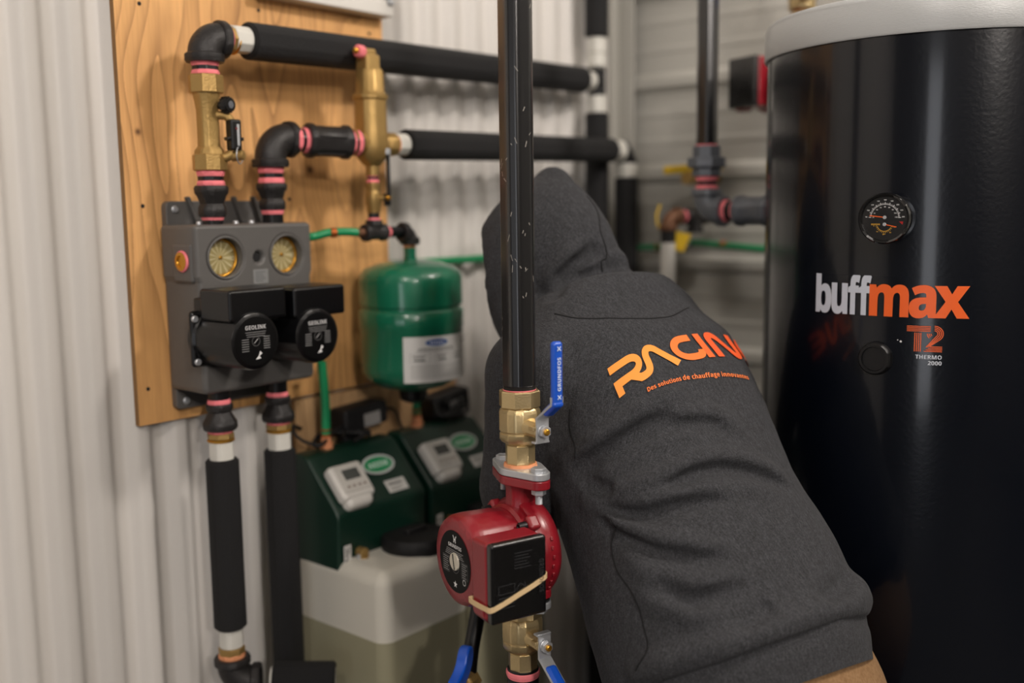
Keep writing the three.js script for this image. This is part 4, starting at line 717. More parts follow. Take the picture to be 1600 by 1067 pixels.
// drain cock with blue wing handle and its black hose
{
  const b = V(1.098, 0.868, -1.03);
  const o = thing('drain_valve', 'small brass drain valve with blue wing handle', 'valve', [b.x, b.y, b.z], 0.35);
  part(o, 'valve_body', [lathe([[0, -0.05], [0.014, -0.05], [0.014, -0.02], [0.018, -0.015], [0.018, 0.01], [0.013, 0.015], [0, 0.015]]), aim(hex(0.013, 0, 0.03), PX, V(0, -0.005, 0))], M.brassCast);
  const wing = new THREE.Shape(); wing.moveTo(-0.046, 0.012); wing.quadraticCurveTo(-0.05, -0.004, -0.036, -0.002); wing.quadraticCurveTo(0, 0.004, 0.01, 0.03); wing.quadraticCurveTo(0.014, 0.046, 0.004, 0.046); wing.quadraticCurveTo(-0.006, 0.046, -0.012, 0.034); wing.quadraticCurveTo(-0.02, 0.018, -0.046, 0.012);
  part(o, 'wing_handle', extr(wing, 0.012, 0.003).translate(-0.002, 0.012, -0.006), M.blue, 'blue wing handle');
  const h = solo('black_hose', 'black hose rising from the blue drain valve behind the pump', 'hose', tube([[1.12, 0.6, -1.05], [1.115, 0.8, -1.045], [1.125, 0.9, -1.045], [1.15, 0.965, -1.05], [1.175, 1.04, -1.06], [1.19, 1.09, -1.09]], 0.0125, 40), M.blackPlastic);
  const s = thing('black_pipe', 'black pipe stub carrying the blue drain valve', 'pipe', [b.x, 0, b.z]); part(s, 'pipe_wall', cyl(0.0125, 0, b.y - 0.04), M.blackSteel);
}

// ------------------------------------------------------------------ behind the tank
{
  const X = 1.845, Zp = -1.042;
  const p = thing('black_pipe', 'tall black steel pipe standing left of the buffer tank', 'pipe', [X, 1.712, Zp]);
  part(p, 'pipe_wall', cyl(0.0211, 0, 2.2, 40), M.blackSteel); part(p, 'thread_sealant', pipeShell(0.0225, 0.015, 0.0, 0.006), M.pink);
  const u = thing('pipe_union', 'grey iron hexagon union under the tall black pipe', 'pipe fitting', [X - 0.003, 1.655, Zp + 0.002]);
  part(u, 'union_nut', hex(0.0365, 0.017, 0.037, 8), M.ironGrey); part(u, 'union_end', [hex(0.0265, 0.036, 0.06, 8), hex(0.027, 0, 0.018, 8)], M.ironGrey);
  nipple('black nipple with pink rings below the iron union', V(X - 0.004, 1.655, Zp + 0.003), V(X - 0.004, 1.628, Zp + 0.003), 0.0208);
  const dir = V(1.799 - 1.84, 0, -0.578 + 1.038).normalize();
  const c = V(X - 0.005, 1.586, Zp + 0.004);
  elbow('grey iron elbow turning into the side of the buffer tank', c, UP, dir, M.ironGrey, 0.0265, 0.044);
  const at = (d) => c.clone().addScaledVector(dir, d);
  nipple('black nipple with pink rings beside the tank elbow', at(0.044), at(0.075), 0.0208);
  const k = thing('pipe_coupling', 'grey iron coupling entering the side of the buffer tank', 'pipe fitting', at(0.073).toArray());
  part(k, 'coupling_body', aim(lathe([[0, 0], [0.028, 0], [0.0305, 0.003], [0.0305, 0.013], [0.0275, 0.017], [0.0275, 0.058], [0.0305, 0.062], [0.0305, 0.072], [0.028, 0.075], [0, 0.075]]), dir), M.ironGrey);
  nipple('short nipple with pink sealant screwed into the tank jacket', at(0.148), at(0.186), 0.0208, M.pink, [1, 0]);
  // bronze elbow and white drop
  const be = V(2.06, 1.572, -1.262);
  elbow('brown bronze elbow on top of the white drop pipe', be, DN, V(0.95, 0, 0.31).normalize(), M.bronze, 0.0165, 0.032);
  const q = V(0.95, 0, 0.31).normalize();
  nipple('short pink sealed nipple beside the bronze elbow', be.clone().addScaledVector(q, 0.032), be.clone().addScaledVector(q, 0.052), 0.0125, M.pink, [1, 1]);
  const rt = thing('pipe_tee', 'black iron tee hidden behind the grey iron elbow', 'pipe fitting', be.clone().addScaledVector(q, 0.05).toArray());
  part(rt, 'tee_body', [aim(lathe([[0, 0], [0.018, 0], [0.0195, 0.002], [0.0195, 0.012], [0.017, 0.015], [0.017, 0.05], [0.0195, 0.053], [0.0195, 0.063], [0, 0.065]]), q), aim(lathe([[0, 0], [0.017, 0], [0.017, 0.026], [0.0195, 0.028], [0.0195, 0.038], [0, 0.04]]), V(0, -1, 0), q.clone().multiplyScalar(0.032))], M.iron);
  const wp = thing('white_pipe', 'white plastic pipe dropping from the bronze elbow', 'pipe', [be.x, 0, be.z]);
  part(wp, 'pipe_wall', cyl(0.0165, 0, be.y - 0.05, 32), M.whitePlastic); part(wp, 'pipe_cap', pipeShell(0.0175, 0.01, be.y - 0.06, be.y - 0.03), M.blackMatte);
  // yellow tag hanging behind
  const ts = new THREE.Shape(); ts.moveTo(0, 0); ts.lineTo(0.055, -0.012); ts.lineTo(0.038, -0.052); ts.lineTo(0.004, -0.046); ts.closePath();
  const tg = solo('hanging_tag', 'yellow paper tag hanging behind the white drop pipe', 'tag', extr(ts, 0.0006, 0).rotateY(-0.8), M.yellow, [2.075, 1.542, -1.272]);
  solo('tag_string', 'yellow cord loop round the bronze elbow', 'cord', tube([[2.062, 1.6, -1.286], [2.045, 1.57, -1.284], [2.048, 1.545, -1.278], [2.075, 1.538, -1.27]], 0.0025, 30, 8), M.yellow);
  // green hose along the grey wall
  const gh = thing('green_hose', 'green hose running along the grey ribbed wall', 'hose', [2.262, 1.492, -1.42]);
  part(gh, 'hose_tube', tube([[0, 0, 0], [-0.01, 0.004, 0.06], [-0.005, 0.012, 0.1], [-0.002, 0.006, 0.2], [-0.002, -0.006, 0.4], [-0.005, -0.01, 0.7]], 0.0085, 60), M.greenTube);
  part(gh, 'hose_tee', [aim(cyl(0.011, 0, 0.03), V(0, 0.1, 1), V(-0.006, 0.006, 0.075)), aim(cyl(0.008, 0, 0.03), V(-0.3, 0.9, 0), V(-0.006, 0.01, 0.09))], M.zinc);
  part(gh, 'copper_ring', [aim(pipeShell(0.0102, 0.006, 0, 0.014), PZ, V(0, 0.008, 0.185)), aim(pipeShell(0.0102, 0.006, 0, 0.014), PZ, V(0, 0, -0.006))], M.copper);
  part(gh, 'hose_clip', aim(cyl(0.0105, 0, 0.02), PZ, V(-0.003, -0.003, 0.32)), M.ironGrey);
  // yellow lever valve on the wall
  const yv = thing('yellow_lever', 'yellow lever valve behind the iron union', 'valve', [2.15, 1.684, -1.262]);
  part(yv, 'lever', rbox(0.14, 0.02, 0.014, 0.005).rotateZ(0.06).translate(0.01, 0, 0).rotateY(-0.87), M.yellow, 'yellow lever');
  part(yv, 'valve_body', [aim(cyl(0.016, -0.01, 0.13), PX, V(0.0, -0.022, 0.0)), mv(cyl(0.007, -0.03, 0.0), 0, 0, 0)], M.brassCast);
  // second pump line beyond the tank
  const QX = 2.14, QZ = -0.982;
  clone(pumpA, 'red circulator pump half hidden behind the buffer tank edge', [QX, 1.863, QZ], 1.2);
  const v1 = ballValve('brass ball valve with blue lever above the hidden red pump', [QX, 1.974, QZ], 2.2, false, false);
  const v2 = ballValve('brass ball valve with hanging blue lever below the hidden red pump', [QX, 1.694, QZ], 2.55, true, false);
  v1.children.filter((c) => c.name === 'handle_strap').forEach((c) => { c.rotation.z = 1.45; c.position.set(0.058, 0.058, 0); });
  const rp = thing('white_pipe', 'white pipe rising above the valve with the blue lever', 'pipe', [QX, 2.081, QZ]); part(rp, 'pipe_wall', cyl(0.016, 0.0, 1.8, 28), M.whitePipe); part(rp, 'thread_sealant', pipeShell(0.0185, 0.01, 0, 0.018), M.peach);
  nipple('black nipple with pink sealant below the hanging blue lever', V(QX, 1.694, QZ), V(QX, 1.56, QZ), 0.0165);
  const lp = thing('black_pipe', 'black pipe standing under the hidden red pump', 'pipe', [QX, 0, QZ]); part(lp, 'pipe_wall', cyl(0.0165, 0, 1.562, 28), M.blackSteel);
}

// ------------------------------------------------------------------ person
function surfaceNet(sdf, lo, hi, cell) {
  const nx = Math.ceil((hi[0] - lo[0]) / cell) + 1, ny = Math.ceil((hi[1] - lo[1]) / cell) + 1, nz = Math.ceil((hi[2] - lo[2]) / cell) + 1;
  const f = new Float32Array(nx * ny * nz), at = (i, j, k) => (k * ny + j) * nx + i;
  // coarse pass skips blocks far from the surface
  const B = 6;
  for (let k0 = 0; k0 < nz; k0 += B) for (let j0 = 0; j0 < ny; j0 += B) for (let i0 = 0; i0 < nx; i0 += B) {
    const c = sdf(lo[0] + (i0 + B / 2) * cell, lo[1] + (j0 + B / 2) * cell, lo[2] + (k0 + B / 2) * cell, false);
    const far = Math.abs(c) > B * cell * 1.25 + 0.03;
    for (let k = k0; k < Math.min(nz, k0 + B); k++) for (let j = j0; j < Math.min(ny, j0 + B); j++) for (let i = i0; i < Math.min(nx, i0 + B); i++)
      f[at(i, j, k)] = far ? c : sdf(lo[0] + i * cell, lo[1] + j * cell, lo[2] + k * cell, true);
  }
  const id = new Int32Array(nx * ny * nz).fill(-1), pos = [], idx = [];
  for (let k = 0; k < nz - 1; k++) for (let j = 0; j < ny - 1; j++) for (let i = 0; i < nx - 1; i++) {
    let mask = 0; const v = [];
    for (let c = 0; c < 8; c++) { const q = f[at(i + (c & 1), j + ((c >> 1) & 1), k + ((c >> 2) & 1))]; v.push(q); if (q < 0) mask |= 1 << c; }
    if (mask === 0 || mask === 255) continue;
    let sx = 0, sy = 0, sz = 0, n = 0;
    for (let a = 0; a < 8; a++) for (const bit of [1, 2, 4]) { if (a & bit) continue; const b = a | bit; if ((v[a] < 0) === (v[b] < 0)) continue; const t = v[a] / (v[a] - v[b]); sx += (a & 1) + (bit === 1 ? t : 0); sy += ((a >> 1) & 1) + (bit === 2 ? t : 0); sz += ((a >> 2) & 1) + (bit === 4 ? t : 0); n++; }
    id[at(i, j, k)] = pos.length / 3; pos.push(lo[0] + (i + sx / n) * cell, lo[1] + (j + sy / n) * cell, lo[2] + (k + sz / n) * cell);
  }
  const quad = (a, b, c, d, flip) => { if (a < 0 || b < 0 || c < 0 || d < 0) return; if (flip) idx.push(a, c, b, a, d, c); else idx.push(a, b, c, a, c, d); };
  for (let k = 1; k < nz - 1; k++) for (let j = 1; j < ny - 1; j++) for (let i = 1; i < nx - 1; i++) {
    const s = f[at(i, j, k)] < 0;
    if (s !== f[at(i + 1, j, k)] < 0) quad(id[at(i, j - 1, k - 1)], id[at(i, j, k - 1)], id[at(i, j, k)], id[at(i, j - 1, k)], !s);
    if (s !== f[at(i, j + 1, k)] < 0) quad(id[at(i - 1, j, k - 1)], id[at(i - 1, j, k)], id[at(i, j, k)], id[at(i, j, k - 1)], !s);
    if (s !== f[at(i, j, k + 1)] < 0) quad(id[at(i - 1, j - 1, k)], id[at(i, j - 1, k)], id[at(i, j, k)], id[at(i - 1, j, k)], !s);
  }
  const nor = new Float32Array(pos.length), e = cell * 0.6;
  for (let q = 0; q < pos.length; q += 3) {
    const x = pos[q], y = pos[q + 1], z = pos[q + 2];
    const gx = sdf(x + e, y, z, true) - sdf(x - e, y, z, true), gy = sdf(x, y + e, z, true) - sdf(x, y - e, z, true), gz = sdf(x, y, z + e, true) - sdf(x, y, z - e, true), L = Math.hypot(gx, gy, gz) || 1;
    nor[q] = gx / L; nor[q + 1] = gy / L; nor[q + 2] = gz / L;
  }
  const g = new THREE.BufferGeometry(); g.setAttribute('position', new THREE.Float32BufferAttribute(pos, 3)); g.setAttribute('normal', new THREE.BufferAttribute(nor, 3)); g.setIndex(idx);
  return g;
}
// box mapping in metres
function boxUV(g) {
  const q = g.toNonIndexed(), p = q.attributes.position, uv = new Float32Array(p.count * 2), a = V(0, 0, 0), b = V(0, 0, 0), c = V(0, 0, 0);
  for (let i = 0; i < p.count; i += 3) { a.fromBufferAttribute(p, i); b.fromBufferAttribute(p, i + 1).sub(a); c.fromBufferAttribute(p, i + 2).sub(a); b.cross(c); const ax = Math.abs(b.x), ay = Math.abs(b.y), az = Math.abs(b.z);
    for (let k = 0; k < 3; k++) { const x = p.getX(i + k), y = p.getY(i + k), z = p.getZ(i + k); const [u, v] = ax > ay && ax > az ? [z, y] : ay > az ? [x, z] : [x, y]; uv[(i + k) * 2] = u; uv[(i + k) * 2 + 1] = v; } }
  q.setAttribute('uv', new THREE.BufferAttribute(uv, 2)); return q;
}
const smin = (a, b, k) => { const h = Math.max(k - Math.abs(a - b), 0) / k; return Math.min(a, b) - h * h * k * 0.25; };
const smax = (a, b, k) => -smin(-a, -b, k);
function capsule(px, py, pz, A, B, ra, rb) { const bx = B[0] - A[0], by = B[1] - A[1], bz = B[2] - A[2], x = px - A[0], y = py - A[1], z = pz - A[2]; let t = (x * bx + y * by + z * bz) / (bx * bx + by * by + bz * bz); t = t < 0 ? 0 : t > 1 ? 1 : t; return Math.hypot(x - bx * t, y - by * t, z - bz * t) - (ra + (rb - ra) * t); }
function segDist(px, py, pz, P) { let m = 9, tt = 0; const n = P.length - 1; for (let i = 0; i < n; i++) { const A = P[i], B = P[i + 1], bx = B[0] - A[0], by = B[1] - A[1], bz = B[2] - A[2], x = px - A[0], y = py - A[1], z = pz - A[2]; let t = (x * bx + y * by + z * bz) / (bx * bx + by * by + bz * bz); t = t < 0 ? 0 : t > 1 ? 1 : t; const d = Math.hypot(x - bx * t, y - by * t, z - bz * t); if (d < m) { m = d; tt = (i + t) / n; } } return [m, tt]; }

// torso frame
const HEM = V(1.261, 0.947, -0.641), NECK = V(1.382, 1.459, -0.992);
const tAx = NECK.clone().sub(HEM), TL = tAx.length(); tAx.normalize();
const sAx = V(tAx.x, 0, tAx.z).normalize().cross(UP).normalize();      // towards the right shoulder
const bAx = sAx.clone().cross(tAx).normalize(); if (bAx.y < 0) bAx.negate();   // out of the back
const SECT = [[-0.2, 0.155, 0.122], [-0.04, 0.174, 0.142], [0.0, 0.182, 0.150], [0.03, 0.198, 0.166], [0.10, 0.197, 0.166], [0.25, 0.181, 0.158], [0.40, 0.186, 0.154], [0.48, 0.188, 0.138], [0.56, 0.145, 0.105], [0.66, 0.09, 0.08]];
function sect(v) { let i = 0; while (i < SECT.length - 2 && v > SECT[i + 1][0]) i++; const A = SECT[i], B = SECT[i + 1]; let t = (v - A[0]) / (B[0] - A[0]); t = Math.max(0, Math.min(1, t)); t = t * t * (3 - 2 * t) * 0.6 + t * 0.4; return [A[1] + (B[1] - A[1]) * t, A[2] + (B[2] - A[2]) * t]; }
function torsoD(x, y, z, v0, v1) {
  const dx = x - HEM.x, dy = y - HEM.y, dz = z - HEM.z;
  const v = dx * tAx.x + dy * tAx.y + dz * tAx.z, s = dx * sAx.x + dy * sAx.y + dz * sAx.z, b = dx * bAx.x + dy * bAx.y + dz * bAx.z;
  const vc = Math.max(v0, Math.min(v1, v)), [a, d] = sect(vc);
  const q = Math.pow(Math.pow(Math.abs(s) / a, 2.3) + Math.pow(Math.abs(b) / d, 2.3), 1 / 2.3);
  let r = (q - 1) * Math.min(a, d) * 0.95;
  const ov = Math.max(v0 - v, v - v1); if (ov > 0) r = r > 0 ? Math.hypot(r, ov) : ov; else r = Math.max(r, ov);
  return r;
}
const shL = [1.202, 1.345, -0.968], shR = [1.485, 1.335, -0.915], elL = [1.203, 1.165, -0.99], elR = [1.58, 1.17, -1.03];
const wrL = [1.285, 1.068, -1.055], wrR = [1.56, 1.10, -1.13];
const HEAD = [1.374, 1.508, -1.088];
// fold ridges (+) and valleys (-): world polylines on the cloth, height, half width
const FOLDS = [];
function hoodieD(x, y, z, fine) {
  let d = torsoD(x, y, z, 0.016, 0.60);
  d = smin(d, capsule(x, y, z, [1.34, 1.40, -0.95], shL, 0.085, 0.078), 0.05);
  d = smin(d, capsule(x, y, z, [1.40, 1.40, -0.93], shR, 0.085, 0.078), 0.05);
  let arm = smin(capsule(x, y, z, shL, elL, 0.079, 0.068), capsule(x, y, z, elL, wrL, 0.066, 0.046), 0.03);
  d = smin(d, arm, 0.008);
  arm = smin(capsule(x, y, z, shR, elR, 0.079, 0.066), capsule(x, y, z, elR, wrR, 0.064, 0.046), 0.03);
  d = smin(d, arm, 0.03);
  // hood
  let h = Math.hypot(x - HEAD[0], (y - HEAD[1]) / 1.05, z - HEAD[2]) - 0.096;
  h = smin(h, capsule(x, y, z, HEAD, [1.404, 1.638, -1.09], 0.08, 0.028), 0.06);
  h = smin(h, capsule(x, y, z, [1.385, 1.55, -1.07], [1.392, 1.503, -0.965], 0.08, 0.034), 0.05);
  h = smin(h, capsule(x, y, z, HEAD, [1.342, 1.443, -1.215], 0.085, 0.046), 0.06);
  h = smin(h, capsule(x, y, z, HEAD, [1.35, 1.42, -1.06], 0.1, 0.09), 0.05);
  // face opening looks down and forward
  h = smax(h, -(capsule(x, y, z, [1.345, 1.49, -1.15], [1.30, 1.38, -1.42], 0.082, 0.1)), 0.012);
  d = smin(d, h, 0.018);
  if (fine && Math.abs(d) < 0.05) {
    for (const F of FOLDS) { const B = F.box; if (x < B[0] || x > B[3] || y < B[1] || y > B[4] || z < B[2] || z > B[5]) continue; const [m, t] = segDist(x, y, z, F.p); const e = m / F.w; if (e < 2.2) { const end = Math.min(1, t * 4 + F.e0, (1 - t) * 4 + F.e1); d -= 1.85 * F.h * Math.exp(-e * e) * end; } }
    d -= 0.007 * (noise3(x * 8, y * 10, z * 8) - 0.5) + 0.0022 * (noise3(x * 34, y * 34, z * 34) - 0.5);
  }
  return d;
}
function noise3(x, y, z) { const zi = Math.floor(z), f = z - zi, w = f * f * (3 - 2 * f); return vn(x, y, 500 + zi) * (1 - w) + vn(x, y, 501 + zi) * w; }
function fold(p, h, w, e0 = 0, e1 = 0) { p = p.map(onCloth); const m = w * 2.2, xs = p.map((q) => q[0]), ys = p.map((q) => q[1]), zs = p.map((q) => q[2]); FOLDS.push({ p, h, w, e0, e1, box: [Math.min(...xs) - m, Math.min(...ys) - m, Math.min(...zs) - m, Math.max(...xs) + m, Math.max(...ys) + m, Math.max(...zs) + m] }); }
// moves a point onto the smooth cloth surface
function onCloth([x, y, z]) { for (let i = 0; i < 8; i++) { const e = 0.004, d = hoodieD(x, y, z, false), gx = hoodieD(x + e, y, z, false) - hoodieD(x - e, y, z, false), gy = hoodieD(x, y + e, z, false) - hoodieD(x, y - e, z, false), gz = hoodieD(x, y, z + e, false) - hoodieD(x, y, z - e, false), L = Math.hypot(gx, gy, gz) || 1; x -= d * gx / L * 0.9; y -= d * gy / L * 0.9; z -= d * gz / L * 0.9; } return [x, y, z]; }
fold([[1.13, 1.251, -0.848], [1.137, 1.274, -0.818], [1.154, 1.294, -0.792], [1.185, 1.317, -0.77], [1.232, 1.335, -0.747], [1.258, 1.339, -0.736]], 0.009, 0.014, 0.3);
fold([[1.126, 1.231, -0.841], [1.132, 1.255, -0.814], [1.147, 1.276, -0.786], [1.179, 1.297, -0.755], [1.223, 1.311, -0.731]], -0.013, 0.0125, 0.6);
fold([[1.203, 1.304, -0.739], [1.239, 1.31, -0.72], [1.273, 1.309, -0.703], [1.295, 1.296, -0.685], [1.31, 1.279, -0.667]], 0.006, 0.014);
fold([[1.189, 1.294, -0.741], [1.214, 1.3, -0.725], [1.249, 1.3, -0.705], [1.27, 1.294, -0.691], [1.278, 1.282, -0.678]], -0.007, 0.0105);
fold([[1.12, 1.206, -0.805], [1.131, 1.22, -0.755], [1.151, 1.234, -0.727], [1.187, 1.249, -0.699], [1.224, 1.258, -0.68], [1.261, 1.254, -0.661], [1.296, 1.241, -0.64], [1.325, 1.22, -0.619]], 0.010, 0.013, 0.1, 0.6);
fold([[1.141, 1.221, -0.73], [1.172, 1.234, -0.699], [1.197, 1.243, -0.685], [1.232, 1.244, -0.665], [1.267, 1.236, -0.644], [1.293, 1.225, -0.628], [1.321, 1.211, -0.612]], -0.011, 0.0095, 0, 0.4);
fold([[1.124, 1.218, -0.83], [1.121, 1.211, -0.801], [1.124, 1.216, -0.776]], -0.010, 0.009, 0.5);
fold([[1.12, 1.197, -0.819], [1.119, 1.197, -0.768], [1.135, 1.21, -0.727], [1.162, 1.217, -0.693], [1.204, 1.221, -0.659], [1.259, 1.215, -0.63], [1.308, 1.204, -0.608]], 0.007, 0.012);
fold([[1.117, 1.189, -0.803], [1.117, 1.188, -0.756], [1.126, 1.191, -0.721], [1.147, 1.202, -0.694], [1.181, 1.209, -0.665], [1.212, 1.209, -0.644]], -0.011, 0.0105, 0.3);
fold([[1.119, 1.19, -0.824], [1.114, 1.179, -0.79], [1.111, 1.173, -0.755], [1.117, 1.163, -0.699], [1.14, 1.157, -0.65], [1.177, 1.155, -0.615]], 0.010, 0.014, 0.4);
fold([[1.116, 1.18, -0.808], [1.108, 1.165, -0.773], [1.11, 1.154, -0.704], [1.13, 1.149, -0.653], [1.167, 1.146, -0.613]], -0.009, 0.011, 0.5);
fold([[1.099, 1.141, -0.754], [1.093, 1.124, -0.709], [1.1, 1.115, -0.663], [1.127, 1.117, -0.621], [1.18, 1.122, -0.583]], 0.007, 0.015);
fold([[1.092, 1.12, -0.699], [1.095, 1.112, -0.672], [1.103, 1.101, -0.637], [1.132, 1.109, -0.608], [1.183, 1.116, -0.576]], -0.008, 0.013);
fold([[1.083, 1.102, -0.728], [1.081, 1.09, -0.685], [1.095, 1.082, -0.632], [1.132, 1.091, -0.593]], 0.006, 0.014);
fold([[1.06, 0.993, -0.702], [1.061, 1.015, -0.663], [1.103, 1.044, -0.592], [1.149, 1.059, -0.558], [1.21, 1.065, -0.53], [1.268, 1.067, -0.512], [1.327, 1.052, -0.504], [1.4, 1.03, -0.53]], 0.009, 0.017, 0.5, 0.8);
fold([[1.116, 1.059, -0.581], [1.159, 1.079, -0.563], [1.18, 1.092, -0.56]], -0.006, 0.013);
fold([[1.342, 1.083, -0.52], [1.285, 1.082, -0.519], [1.249, 1.075, -0.521]], -0.009, 0.014, 0.8);
fold([[1.241, 1.465, -0.962], [1.297, 1.489, -0.99], [1.317, 1.509, -0.978], [1.348, 1.529, -0.963], [1.364, 1.529, -0.954]], -0.014, 0.0105, 0.6);
fold([[1.276, 1.466, -1.008], [1.285, 1.491, -1.002], [1.31, 1.523, -0.984], [1.349, 1.544, -0.967]], 0.007, 0.014);
fold([[1.302, 1.481, -0.979], [1.321, 1.5, -0.974], [1.356, 1.517, -0.954]], 0.006, 0.010);
fold([[1.309, 1.488, -0.98], [1.332, 1.49, -0.955], [1.353, 1.498, -0.944], [1.382, 1.509, -0.932]], -0.010, 0.010, 0.5, 0.5);
fold([[1.262, 1.44, -1.03], [1.258, 1.48, -1.045], [1.272, 1.53, -1.05]], 0.006, 0.013);
fold([[1.3, 1.075, -0.515], [1.36, 1.06, -0.525], [1.41, 1.04, -0.55], [1.44, 1.005, -0.60]], 0.012, 0.018, 0.2, 0.5);


{
  const fabric = dataTex(1024, (u, v) => {
    const n = vn(u * 340, v * 340, 71, 340), n2 = vn(u * 110, v * 150, 72, 0), st = vn(u * 420, v * 60, 73, 0);
    let b = 50 + (n - 0.5) * 26 + (st - 0.5) * 18 + (n2 - 0.5) * 10; const fl = hash(Math.floor(u * 700), Math.floor(v * 700), 77); if (fl > 0.985) b += 26;
    return [b * 0.97, b * 0.985, b * 1.05];
  });
  fabric.repeat.set(3.2, 3.2);
  const fb = dataTex(512, (u, v) => gray(0.6 * vn(u * 256, v * 256, 81, 256) + 0.4 * vn(u * 100, v * 60, 82, 0)), false); fb.repeat.set(4, 4);
  M.hoodie = new THREE.MeshPhysicalMaterial({ map: fabric, roughness: 0.95, bumpMap: fb, bumpScale: 0.0008, sheen: 0.25, sheenRoughness: 0.6, sheenColor: new THREE.Color(0x8a8a90) });
  const twill = dataTex(256, (u, v) => { const t = Math.sin((u + v) * 2 * PI * 48) * 6, n = (vn(u * 60, v * 60, 91, 60) - 0.5) * 22; return [134 + t + n, 102 + t + n, 68 + t + n]; }); twill.repeat.set(8, 8);
  M.trousers = std(0xffffff, 0.9, 0, { map: twill });
  const o = thing('person', 'person in dark grey hoodie bending forward with hood up', 'person', [0, 0, 0]);
  // body: one continuous surface
  const hipL = [1.195, 0.86, -0.655], hipR = [1.345, 0.87, -0.605], knL = [1.16, 0.5, -0.7], knR = [1.36, 0.5, -0.66], anL = [1.13, 0.1, -0.62], anR = [1.37, 0.1, -0.58];
  const bodyD = (x, y, z) => {
    let d = torsoD(x, y, z, -0.1, 0.56) + 0.03;
    d = smin(d, capsule(x, y, z, [1.37, 1.42, -0.97], HEAD, 0.06, 0.06), 0.04);
    d = smin(d, smin(capsule(x, y, z, shL, elL, 0.05, 0.042), capsule(x, y, z, elL, wrL, 0.042, 0.028), 0.02), 0.04);
    d = smin(d, smin(capsule(x, y, z, shR, elR, 0.05, 0.042), capsule(x, y, z, elR, wrR, 0.042, 0.028), 0.02), 0.04);
    d = smin(d, smin(capsule(x, y, z, hipL, knL, 0.08, 0.055), capsule(x, y, z, knL, anL, 0.052, 0.038), 0.03), 0.04);
    d = smin(d, smin(capsule(x, y, z, hipR, knR, 0.08, 0.055), capsule(x, y, z, knR, anR, 0.052, 0.038), 0.03), 0.04);
    return d;
  };
  const headD = (x, y, z) => {
    // local axes: face forward-down
    const f = V(-0.25, -0.5, -0.83).normalize(), u = V(0.2, 0.83, -0.5).normalize(), s = f.clone().cross(u).normalize(); u.copy(s).cross(f).normalize();
    const p = V(x - HEAD[0], y - HEAD[1], z - HEAD[2]), a = p.dot(s), b = p.dot(u), c = p.dot(f);
    let d = (Math.hypot(a / 0.072, b / 0.1, c / 0.09) - 1) * 0.07;
    d = smin(d, (Math.hypot(a / 0.045, (b + 0.06) / 0.05, (c - 0.03) / 0.055) - 1) * 0.04, 0.03);
    d = smin(d, capsule(a, b, c, [0, 0.015, 0.078], [0, -0.028, 0.1], 0.008, 0.013), 0.012);
    for (const k of [-1, 1]) { d = smax(d, -(Math.hypot(a - k * 0.03, b - 0.008, c - 0.092) - 0.014), 0.012); d = smin(d, Math.hypot(a - k * 0.03, b - 0.006, c - 0.074) - 0.012, 0.003); d = smin(d, (Math.hypot((a - k * 0.074) / 0.5, b, (c + 0.005) / 0.7) - 0.03) * 0.6, 0.008); }
    d = smin(d, capsule(a, b, c, [-0.02, -0.055, 0.078], [0.02, -0.055, 0.078], 0.007, 0.007), 0.006);
    return d;
  };
  // hands: palm and five bent fingers
  const handJ = (w, el, side) => {
    const dir = V(w[0] - el[0], w[1] - el[1], w[2] - el[2]).normalize(), across = dir.clone().cross(V(0.2, 0.9, 0.3)).normalize().multiplyScalar(side), down = across.clone().cross(dir).normalize().multiplyScalar(side > 0 ? -1 : 1);
    const P = (a, b, c) => [w[0] + dir.x * a + across.x * b + down.x * c, w[1] + dir.y * a + across.y * b + down.y * c, w[2] + dir.z * a + across.z * b + down.z * c];
    const caps = [[P(0, 0, 0), P(0.07, 0.018, 0), 0.026, 0.019], [P(0.01, 0, 0), P(0.075, -0.016, 0), 0.024, 0.018]];
    [[-0.03, 0.070], [-0.011, 0.079], [0.009, 0.074], [0.028, 0.058]].forEach(([b, L]) => { caps.push([P(0.075, b, 0), P(0.075 + L * 0.5, b * 1.1, 0.006), 0.0095, 0.009], [P(0.075 + L * 0.5, b * 1.1, 0.006), P(0.075 + L * 0.8, b * 1.1, 0.028), 0.009, 0.0085], [P(0.075 + L * 0.8, b * 1.1, 0.028), P(0.075 + L * 0.82, b * 1.08, 0.048), 0.0085, 0.008]); });
    caps.push([P(0.02, -0.02, 0), P(0.05, -0.05, 0.012), 0.0125, 0.0105], [P(0.05, -0.05, 0.012), P(0.082, -0.052, 0.026), 0.0105, 0.0088]);
    const fn = (x, y, z) => { let d = 9; caps.forEach(([A, B, a, b], i) => { d = smin(d, capsule(x, y, z, A, B, a, b), i < 2 ? 0.02 : 0.006); }); return d; };
    const all = caps.flatMap((c) => [c[0], c[1]]), lo = [0, 1, 2].map((k) => Math.min(...all.map((q) => q[k])) - 0.035), hi = [0, 1, 2].map((k) => Math.max(...all.map((q) => q[k])) + 0.035);
    return surfaceNet(fn, lo, hi, 0.0035);
  };
  const hands = [handJ(wrL, elL, 1), handJ(wrR, elR, -1)];
  part(o, 'body', [surfaceNet(bodyD, [0.95, 0.02, -1.35], [1.75, 1.65, -0.4], 0.014), surfaceNet(headD, [HEAD[0] - 0.16, HEAD[1] - 0.18, HEAD[2] - 0.17], [HEAD[0] + 0.16, HEAD[1] + 0.17, HEAD[2] + 0.16], 0.0045), ...hands].map((g) => boxUV(g)), M.skin);
  // hoodie
  const hg = boxUV(surfaceNet(hoodieD, [0.98, 0.86, -1.38], [1.76, 1.74, -0.36], 0.0062));
  const hoodie = part(o, 'hoodie', hg, M.hoodie, 'dark charcoal hooded sweatshirt');
